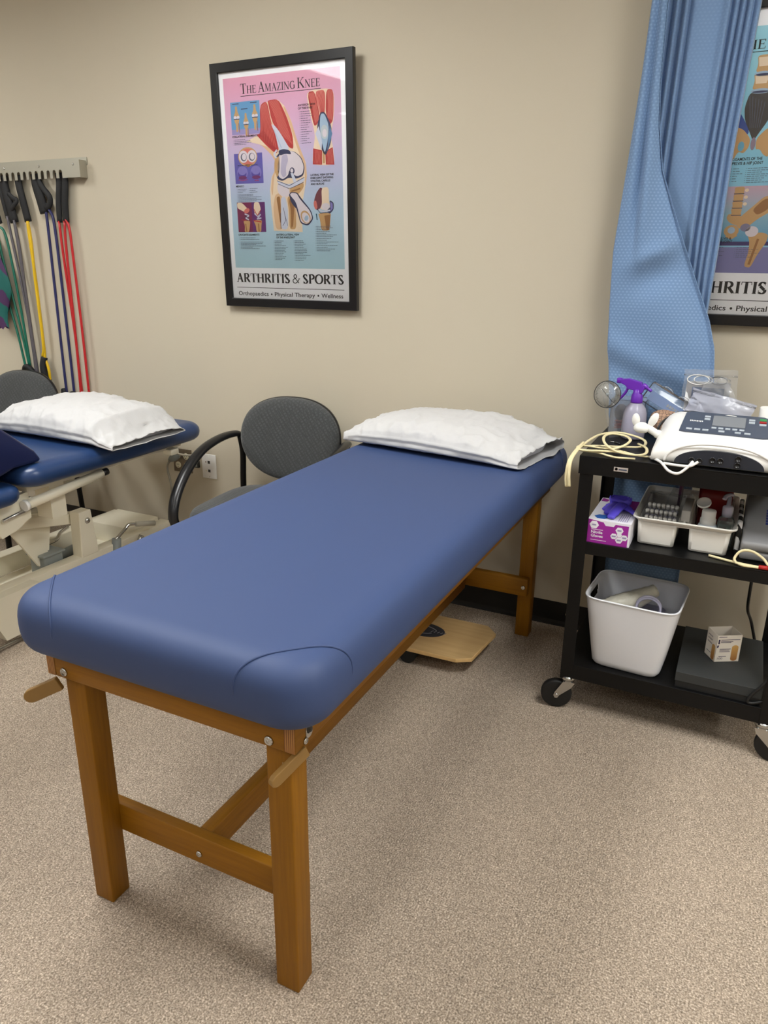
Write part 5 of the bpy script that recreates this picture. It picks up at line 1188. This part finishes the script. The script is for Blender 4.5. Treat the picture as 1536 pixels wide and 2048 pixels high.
m.prism([(.013, .0425), (.047, .0425), (.047, .0440), (.013, .0440)], on_front, .0003, .0009); m.prism([(.013, .009), (.060, .009), (.060, .0103), (.013, .0103)], on_front, .0003, .0009); m.build('white_print', BXW, t)
m = MB()
for cx, cy in ((.020, .058), (.096, .050), (.081, .030), (.112, .029), (.097, .019)): m.prism([(cx-.006, cy-.0025), (cx+.006, cy-.0025), (cx+.006, cy+.0025), (cx-.006, cy+.0025)], on_front, .0009, .0012)
for i in range(5): m.prism([(.087+i*.006, .012+.001*i), (.0895+i*.006, .012), (.091+i*.006, .085), (.0885+i*.006, .085)], on_top, .0002, .0006)
m.build('fine_print', mat('print_lilac_dim', (150, 140, 176), .6), t)
# glove sticking out of the box
t = thing('nitrile_glove', 'violet-blue nitrile glove pulled halfway out of the glove box', 'glove', (.615, -.5, gz))
g = MB(); GO = Vector((.612, -.475, gz))
rings = []
for i in range(14):
    v = i/13; rr = .020+.012*math.sin(PI*v*.9); rings.append([tuple(GO+Vector((rr*math.cos(2*PI*k/22)*(1.1)+.004*noise.noise(Vector((k*.9, i*.6, 1))), rr*.75*math.sin(2*PI*k/22)+.012*v+.006*noise.noise(Vector((k*.7, i*.5, 4))), .042*math.sin(v*PI*.62)-.004*v+.007*noise.noise(Vector((k*.6, i*.8, 7))))) ) for k in range(22)])
rings = [[(p[0], p[1], max(p[2], gz+.0008)) for p in r] for r in rings]
g.rings(rings, cap0=False)
for pts_, r_ in (([(.605, -.495, gz+.024), (.592, -.530, gz+.016), (.588, -.556, gz+.007)], [.014, .012, .008]), ([(.622, -.500, gz+.026), (.614, -.540, gz+.022), (.606, -.573, gz+.012), (.603, -.588, gz+.006)], [.015, .0145, .012, .006]), ([(.630, -.49, gz+.020), (.650, -.51, gz+.014), (.668, -.522, gz+.008)], [.012, .009, .006]), ([(.596, -.48, gz+.02), (.578, -.50, gz+.012), (.572, -.515, gz+.006)], [.013, .010, .006])):
    pth = smooth_path(pts_, 4); n_ = len(pth)
    rr = [r_[min(len(r_)-1, int(i/(n_-1)*(len(r_)-1)))] for i in range(n_)]
    g.tube(pth, rr, 12, sx=1.1, sy=.55)
g.build('glove_body', M['glove'], t)

# supply tray
t = thing('supply_tray', 'off-white divided plastic tray in the middle of the middle shelf', 'tray', (.81, -.37, ZM))
tx0, tx1, ty0, ty1, tz = .668, .950, -.562, -.185, ZM+.088
TR = M['tray']
def tray_rings(x0, x1, y0, y1, zb, zt, gx, gy, r, th=.0025):
    outer = [[(x, y, z) for x, y in rrect((x1-x0)/2-gx*(1-k), (y1-y0)/2-gy*(1-k), r, 6, (x0+x1)/2, (y0+y1)/2)] for z, k in ((zb, 0), (zt, 1))]
    return outer
# two lobes below, common band above
MB_ = MB()
cx_ = (tx0+tx1)/2
for a, b_ in ((tx0+.012, cx_-.018), (cx_+.018, tx1-.012)):
    o_ = [[(x, y, z) for x, y in rrect((b_-a)/2-d, (ty1-ty0)/2-.010-d*1.2, .012, 5, (a+b_)/2, (ty0+ty1)/2+.004)] for z, d in ((ZM+.0005, .006), (ZM+.003, .003), (ZM+.074, -.002))]
    MB_.rings(o_, cap0=True, cap1=False)
bd = [[(x, y, z) for x, y in rrect((tx1-tx0)/2-d, (ty1-ty0)/2-d, .020, 6, cx_, (ty0+ty1)/2)] for z, d in ((ZM+.074, .0085), (ZM+.080, .004), (ZM+.085, .001), (tz, -.002))]
MB_.rings(bd, cap0=False, cap1=False)
# floor of the upper band closing round the lobes (centre saddle)
MB_.add([(cx_-.0185, ty0+.009, ZM+.074), (cx_+.0185, ty0+.009, ZM+.074), (cx_+.0185, ty1-.009, ZM+.074), (cx_-.0185, ty1-.009, ZM+.074)], [(0, 1, 2, 3)])
o = MB_.build('tray_body', TR, t, fix=False); modify(o, 'SOLIDIFY', thickness=.0022, offset=-1)
rim = rrect((tx1-tx0)/2+.002, (ty1-ty0)/2+.002, .022, 6, cx_, (ty0+ty1)/2)
MB().tube([(x, y, tz) for x, y in rim], .0032, 8, closed=True).build('rim', TR, t)
for a, b_ in ((tx0+.026, cx_-.030), (cx_+.030, tx1-.026)):
    MB().prism([(a, ZM+.008), (b_, ZM+.008), (b_+.003, ZM+.064), (a-.003, ZM+.064)], lambda u, v, d: (u, ty0+.0185-.08*(v-ZM)-d, v), 0, .0012).build('front_recess', TR, t)
MB().box((cx_-.003, ty0+.015, ZM+.0745), (cx_+.003, ty1-.015, ZM+.080)).build('divider', TR, t)
# vials in a clear bag
vial = None
for i in range(4):
    for j in range(7):
        x, y, z = .696+j*.0135+.002*(i % 2), -.518+i*.030, ZM+.034+i*.012
        if vial is None:
            vial = thing('vial', 'tiny white-capped clear vial packed in the left half of the tray', 'vial', (x, y, z), 0, 'white-capped vials in the tray')
            MB().lathe([(.0001, 0), (.0048, 0), (.0048, .026), (.0001, .026)], n=14, T=Matrix.Rotation(.5, 4, 'X')).build('vial_glass', M['frost'], vial, local=True)
            MB().lathe([(.0001, .024), (.0058, .024), (.0058, .036), (.0050, .038), (.0001, .038)], n=14, T=Matrix.Rotation(.5, 4, 'X')).build('cap', M['white'], vial, local=True)
        else: dup(vial, (x, y, z), 0, vial['label'])
film_bag('clear film bag wrapped over the vials in the tray', ((.690, -.535, ZM+.040), (.795, -.535, ZM+.040), (.795, -.365, ZM+.122), (.690, -.365, ZM+.122)), .003, M['clear'], 11, True)
o = MB().box((.797, -.505, ZM+.0765), (.822, -.36, ZM+.112), r=.002).build('slim_carton', mat('grey_carton', (196, 192, 186), .6)); tag(o, 'slim pale grey carton on edge in the middle of the tray', 'carton')
# white bottle with flip cap
t = thing('flip_top_bottle', 'white bottle with its round flip lid open in the tray', 'bottle', (.872, -.500, ZM+.003))
bc = (.872, -.497, ZM+.003)
MB().lathe([(.0001, 0), (.027, 0), (.028, .004), (.028, .066), (.024, .076), (.0001, .076)], bc, n=32).build('bottle', mat('pale_blue_white', (214, 226, 236), .35), t)
MB().lathe([(.0001, .074), (.0225, .074), (.0225, .092), (.020, .094), (.020, .116), (.0185, .119), (.0001, .119)], bc, n=32).build('neck_collar', M['white'], t)
MB().lathe([(.0001, -.002), (.0185, -.002), (.0205, .001), (.0205, .007), (.0185, .007), (.0175, .0025), (.0001, .0025)], n=28, T=Matrix.Translation((bc[0]-.018, bc[1]+.022, bc[2]+.130)) @ Matrix.Rotation(.55, 4, 'X') @ Matrix.Rotation(-.15, 4, 'Y')).build('flip_lid', M['white'], t)
# clear pump bottle
t = thing('pump_bottle', 'clear sanitizer pump bottle at the right end of the tray', 'pump bottle', (.922, -.480, ZM+.003))
pc = (.921, -.478, ZM+.003)
MB().rings([[(x, y, pc[2]+z) for x, y in rrect(.024-d, .019-d, .008, 4, pc[0], pc[1])] for z, d in ((0, .002), (.003, 0), (.085, 0), (.098, .006), (.104, .012))]).build('bottle', M['clear'], t)
MB().rings([[(x, y, pc[2]+z) for x, y in rrect(.0225, .0175, .007, 4, pc[0], pc[1])] for z in (.003, .080)]).build('gel', clear_mat('clear_gel', tint=(.90, .98, .94), haze=.10, haze_col=(200, 220, 210)), t)
MB().lathe([(.0001, .102), (.0155, .102), (.0155, .130), (.012, .134), (.0065, .136), (.0055, .162), (.0001, .162)], pc, n=24).build('pump_collar', M['frost'], t)
MB().tube(smooth_path([(pc[0]+.006, pc[1]+.008, pc[2]+.166), (pc[0], pc[1], pc[2]+.168), (pc[0]-.010, pc[1]-.014, pc[2]+.166), (pc[0]-.014, pc[1]-.022, pc[2]+.158)], 5), .0062, 10, sx=1.1, sy=.8).build('nozzle', M['frost'], t)
# sharps container
t = thing('sharps_container', 'dark red sharps container with a clear lid at the back of the tray', 'sharps container', (.875, -.27, ZM+.003))
MB().rings([[(x, y, ZM+z) for x, y in rrect(.050-d, .050-d, .012, 5, .881, -.275)] for z, d in ((.003, .006), (.105, 0), (.145, 0))]).build('body', M['sharps'], t)
MB().rings([[(x, y, ZM+z) for x, y in rrect(.052-d, .052-d, .012, 5, .881, -.275)] for z, d in ((.1452, 0), (.185, .004), (.190, .01))]).build('lid', clear_mat('smoky_red_clear', tint=(.9, .7, .66), haze=.25, haze_col=(150, 90, 84)), t)
film_bag('clear bag with a violet edge standing at the back of the tray', ((.735, -.36, ZM+.075), (.80, -.34, ZM+.075), (.815, -.23, ZM+.175), (.765, -.24, ZM+.185)), .006, M['bag'], 14)
o = MB().box((.772, -.350, ZM+.064), (.779, -.225, ZM+.160), T=None).build('violet_strip', mat('violet_strip', (92, 40, 84), .5)); tag(o, 'dark violet strip standing inside the clear bag of the tray', 'strip')

# zebra pouch and grey case
o = MB().box((.953, -.52, ZM+.001), (.966, -.26, ZM+.105), r=.005, seg=3).build('zebra_pouch', stripe_mat('black_white_zebra', (16, 16, 18), (226, 226, 228), 9, 'DIAGONAL', .6)); tag(o, 'narrow black and white zebra pouch between tray and grey case', 'pouch')
t = thing('carry_case', 'grey plastic carry case lying on the right of the middle shelf', 'case', (1.06, -.38, ZM))
GR = mat('grey_case', (150, 150, 152), .45, bump=(200, .1, .001))
CS = Matrix.Translation((.969, -.548, ZM+.001)) @ Matrix.Rotation(.30, 4, 'X')      # propped up at the back
MB().box((0, 0, 0), (.163, .30, .030), r=.008, seg=3, T=CS).build('case_base', GR, t)
MB().box((0, 0, .032), (.163, .30, .062), r=.010, seg=3, T=CS).build('case_lid', GR, t)
m = MB()
for k in range(6): m.box((.058, .105+k*.014, .0618), (.066, .115+k*.014, .0626), T=CS)
m.build('case_mark', mat('mark_blue', (60, 70, 140), .5), t)
MB().box((.02, .24, -.070), (.14, .26, -.002), r=.004, T=CS).build('rear_foot', GR, t)
# cream cord with red tag on the middle shelf
t = thing('lead_wire', 'cream lead wire with a red tag on the middle shelf edge', 'cable', (1.02, -.59, ZM))
zz = ZM+.004
for P_ in ([(.890, -.565, zz), (.94, -.582, zz), (.985, -.594, zz), (1.04, -.600, zz+.001), (1.09, -.596, zz+.001)], [(.965, -.597, zz), (.958, -.588, zz+.012), (.972, -.580, zz+.034), (1.0, -.580, zz+.038), (1.03, -.585, zz+.024), (1.05, -.598, zz+.008), (1.085, -.603, zz+.004)], [(.965, -.597, zz+.002), (.985, -.606, zz+.001), (1.03, -.605, zz+.002), (1.09, -.605, zz+.006)]):
    MB().tube(smooth_path(P_, 6), .0038, 8).build('lead', M['cordcream'], t)
MB().tube([(1.022, -.6035, zz+.003), (1.048, -.6035, zz+.003)], .0062, 10).build('red_tag', M['red'], t)

# ---------------------------------------------------------------- bottom shelf
ZB = SH[0]
t = thing('storage_bin', 'white square plastic bin with handle slots on the bottom shelf', 'bin', (.700, -.485, ZB), -.06)
n_ = 96; R = []
zs = [.001, .004, .012]+[.012+(.245-.012)*i/22 for i in range(1, 23)]
for k, z in enumerate(zs):
    f_ = z/.245; hx, hy = .106+.037*f_, .098+.034*f_; r_ = .030+.008*f_
    if z < .01: hx -= .006*(1-z/.012); hy -= .006*(1-z/.012)
    ring = []
    for i in range(n_):
        a = 2*PI*i/n_; c_, s_ = math.cos(a), math.sin(a); p_ = 7
        q = (abs(c_)**p_+abs(s_)**p_)**(-1/p_)
        ring.append((hx*c_*q, hy*s_*q, z))
    R.append(ring)
mb = MB(); vs = [p for r in R for p in r]; fs = []
for i in range(len(R)-1):
    for j in range(n_):
        k = (j+1) % n_; am = 2*PI*(j+.5)/n_; zm = (R[i][j][2]+R[i+1][j][2])/2
        side_ = min(abs(am), abs(am-2*PI), abs(am-PI))
        if .196 < zm < .226 and side_ < .40 and not ((zm < .20 or zm > .221) and side_ > .34): continue
        fs.append((i*n_+j, i*n_+k, (i+1)*n_+k, (i+1)*n_+j))
mb.add(vs, fs, 0, True); mb.add(R[0], [tuple(range(n_))[::-1]], 0, False)
o = mb.build('bin_wall', M['binw'], t, local=True); modify(o, 'SOLIDIFY', thickness=.0028, offset=-1)
MB().tube([(p[0], p[1], p[2]) for p in R[-1]], .0032, 8, closed=True).build('rim', M['binw'], t, local=True)
# contents
t = thing('rolled_towel', 'off-white rolled plastic-wrapped cloth inside the white bin', 'cloth roll', (.68, -.48, ZB+.14))
P = smooth_path([(.605, -.545, ZB+.196), (.65, -.52, ZB+.205), (.70, -.49, ZB+.220), (.750, -.450, ZB+.244)], 8); R = []
MB().tube(P, [.020+.012*math.sin(PI*i/(len(P)-1))+.003*noise.noise(Vector((i*.7, 0, 0))) for i in range(len(P))], 18).build('roll', mat('offwhite_film', (206, 202, 186), .4, bump=(30, .5, .01)), t)
o = MB().ball((.618, -.560, ZB+.190), (.042, .030, .030), n=20).build('white_pad', M['cotton']); tag(o, 'white pad at the front left inside the bin', 'pad')
o = MB().rings([[(x, y, ZB+z) for x, y in rrect(.088, .080, .03, 5, .700, -.485)] for z in (.010, .155, .172)]).build('packed_towels', mat('lilac_grey_cloth', (150, 150, 176), .85, bump=(30, .6, .01))); tag(o, 'lilac-grey cloth pile filling the bottom of the white bin', 'cloth')
t = thing('coiled_tubing', 'clear tubing ring with dark fitting lying in the white bin', 'tubing', (.74, -.52, ZB+.17))
for k in range(2): MB().tube([(.742+.036*math.cos(2*PI*i/28), -.535+.012*math.sin(2*PI*i/28)+.004*k, ZB+.214+.030*math.sin(2*PI*i/28)+.005*k) for i in range(28)], .0042, 8, closed=True).build('tube_ring', mat('clear_lilac_tube', (176, 176, 206), .15) if 0 else M['frost'], t)
MB().tube([(.735, -.535, ZB+.192), (.765, -.540, ZB+.194)], .009, 10).build('fitting', M['dark'], t)
# flat black box and bandage box
t = thing('flat_box', 'flat black box lying on the right of the bottom shelf', 'box', (.985, -.43, ZB))
bxm = mat('black_grey_card', (46, 48, 48), .7)
o = MB().box((.853, -.598, ZB+.001), (1.092, -.262, ZB+.050)).build('tray_base', mat('black_card', (20, 21, 22), .6), t)
o = MB().box((.851, -.600, ZB+.022), (1.094, -.260, ZB+.054)).build('lid', bxm, t); modify(o, 'BEVEL', width=.0015, segments=2, limit_method='ANGLE')
t = thing('bandage_box', 'open white bandage carton standing on the flat black box', 'carton', (.972, -.440, ZB+.0545), .53)
bw, bd_, bh = .040, .031, .092; WB = mat('carton_white', (226, 218, 206), .6)
m = MB(); th = .0012
m.box((-bw, -bd_, 0), (bw, -bd_+th, bh)).box((-bw, bd_-th, 0), (bw, bd_, bh)).box((-bw, -bd_, 0), (-bw+th, bd_, bh)).box((bw-th, -bd_, 0), (bw, bd_, bh)).box((-bw, -bd_, 0), (bw, bd_, th))
m.build('carton_wall', WB, t, local=True)
front = lambda u, v, d: (u, -bd_-d, v)
left_ = lambda u, v, d: (-bw-d, -u, v)
PL = grad_mat('plaster_tan', [(0, (150, 94, 44)), (1, (210, 166, 96))], (0, .06))
pill = lambda cx, z0, z1, r_: [(cx+r_*math.cos(a), (z1 if k < 9 else z0)+r_*math.sin(a)*.7) for k, a in enumerate([PI*i/8 for i in range(9)]+[PI+PI*i/8 for i in range(9)])]
MB().prism(pill(.022, .010, .050, .0105), front, .0001, .0006).build('printed_plaster', PL, t, local=True); MB().prism(pill(.016, .008, .048, .009), left_, .0001, .0006).build('printed_plaster', PL, t, local=True)
m = MB(); m.prism([(-.036, .063), (-.031, .063), (-.031, .078), (-.036, .078)], front, .0001, .0007); m.prism([(-.038, .050), (-.034, .050), (-.032, .058), (-.038, .058)], front, .0001, .0007)
for z, x1 in ((.076, .034), (.070, .012), (.067, .006), (.044, .008), (.040, .004), (.035, .006), (.018, -.004)): m.prism([(-.028, z), (x1, z), (x1, z+.0016), (-.028, z+.0016)], front, .0001, .0006)
m.prism([(-.036, .086), (-.010, .086), (-.010, .088), (-.036, .088)], front, .0001, .0006)
vs, fs = font_polys('100', .017, .0065, -.032, .009); m.add([front(u, v, .0007) for u, v in vs], fs)
for z in (.074, .062, .05, .018): m.prism([(-.022, z), (.004, z), (.004, z+.0016), (-.022, z+.0016)], left_, .0001, .0006)
m.build('fine_print', mat('carton_print', (62, 54, 84), .6), t, local=True)
# power cables of the cart
o = MB().tube(smooth_path([(1.035, -.138, .845), (1.034, -.138, .70), (1.033, -.138, .45), (1.034, -.137, .33), (1.040, -.10, .26), (1.06, -.06, .2), (1.09, -.05, .1), (1.12, -.04, .012)], 6), .0055, 8).build('hanging_cable', M['blackp']); tag(o, 'black power cable hanging down behind the cart shelves', 'power cable')
o = MB().tube(smooth_path([(1.125, -.56, .42), (1.118, -.585, .34), (1.100, -.605, .27), (1.068, -.607, .215), (1.058, -.606, .190), (1.066, -.605, .181), (1.09, -.600, .188), (1.12, -.59, .20)], 7), .0045, 8).build('looped_cable', M['rubber']); tag(o, 'thin black cable looping at the right front of the bottom shelf', 'cable')
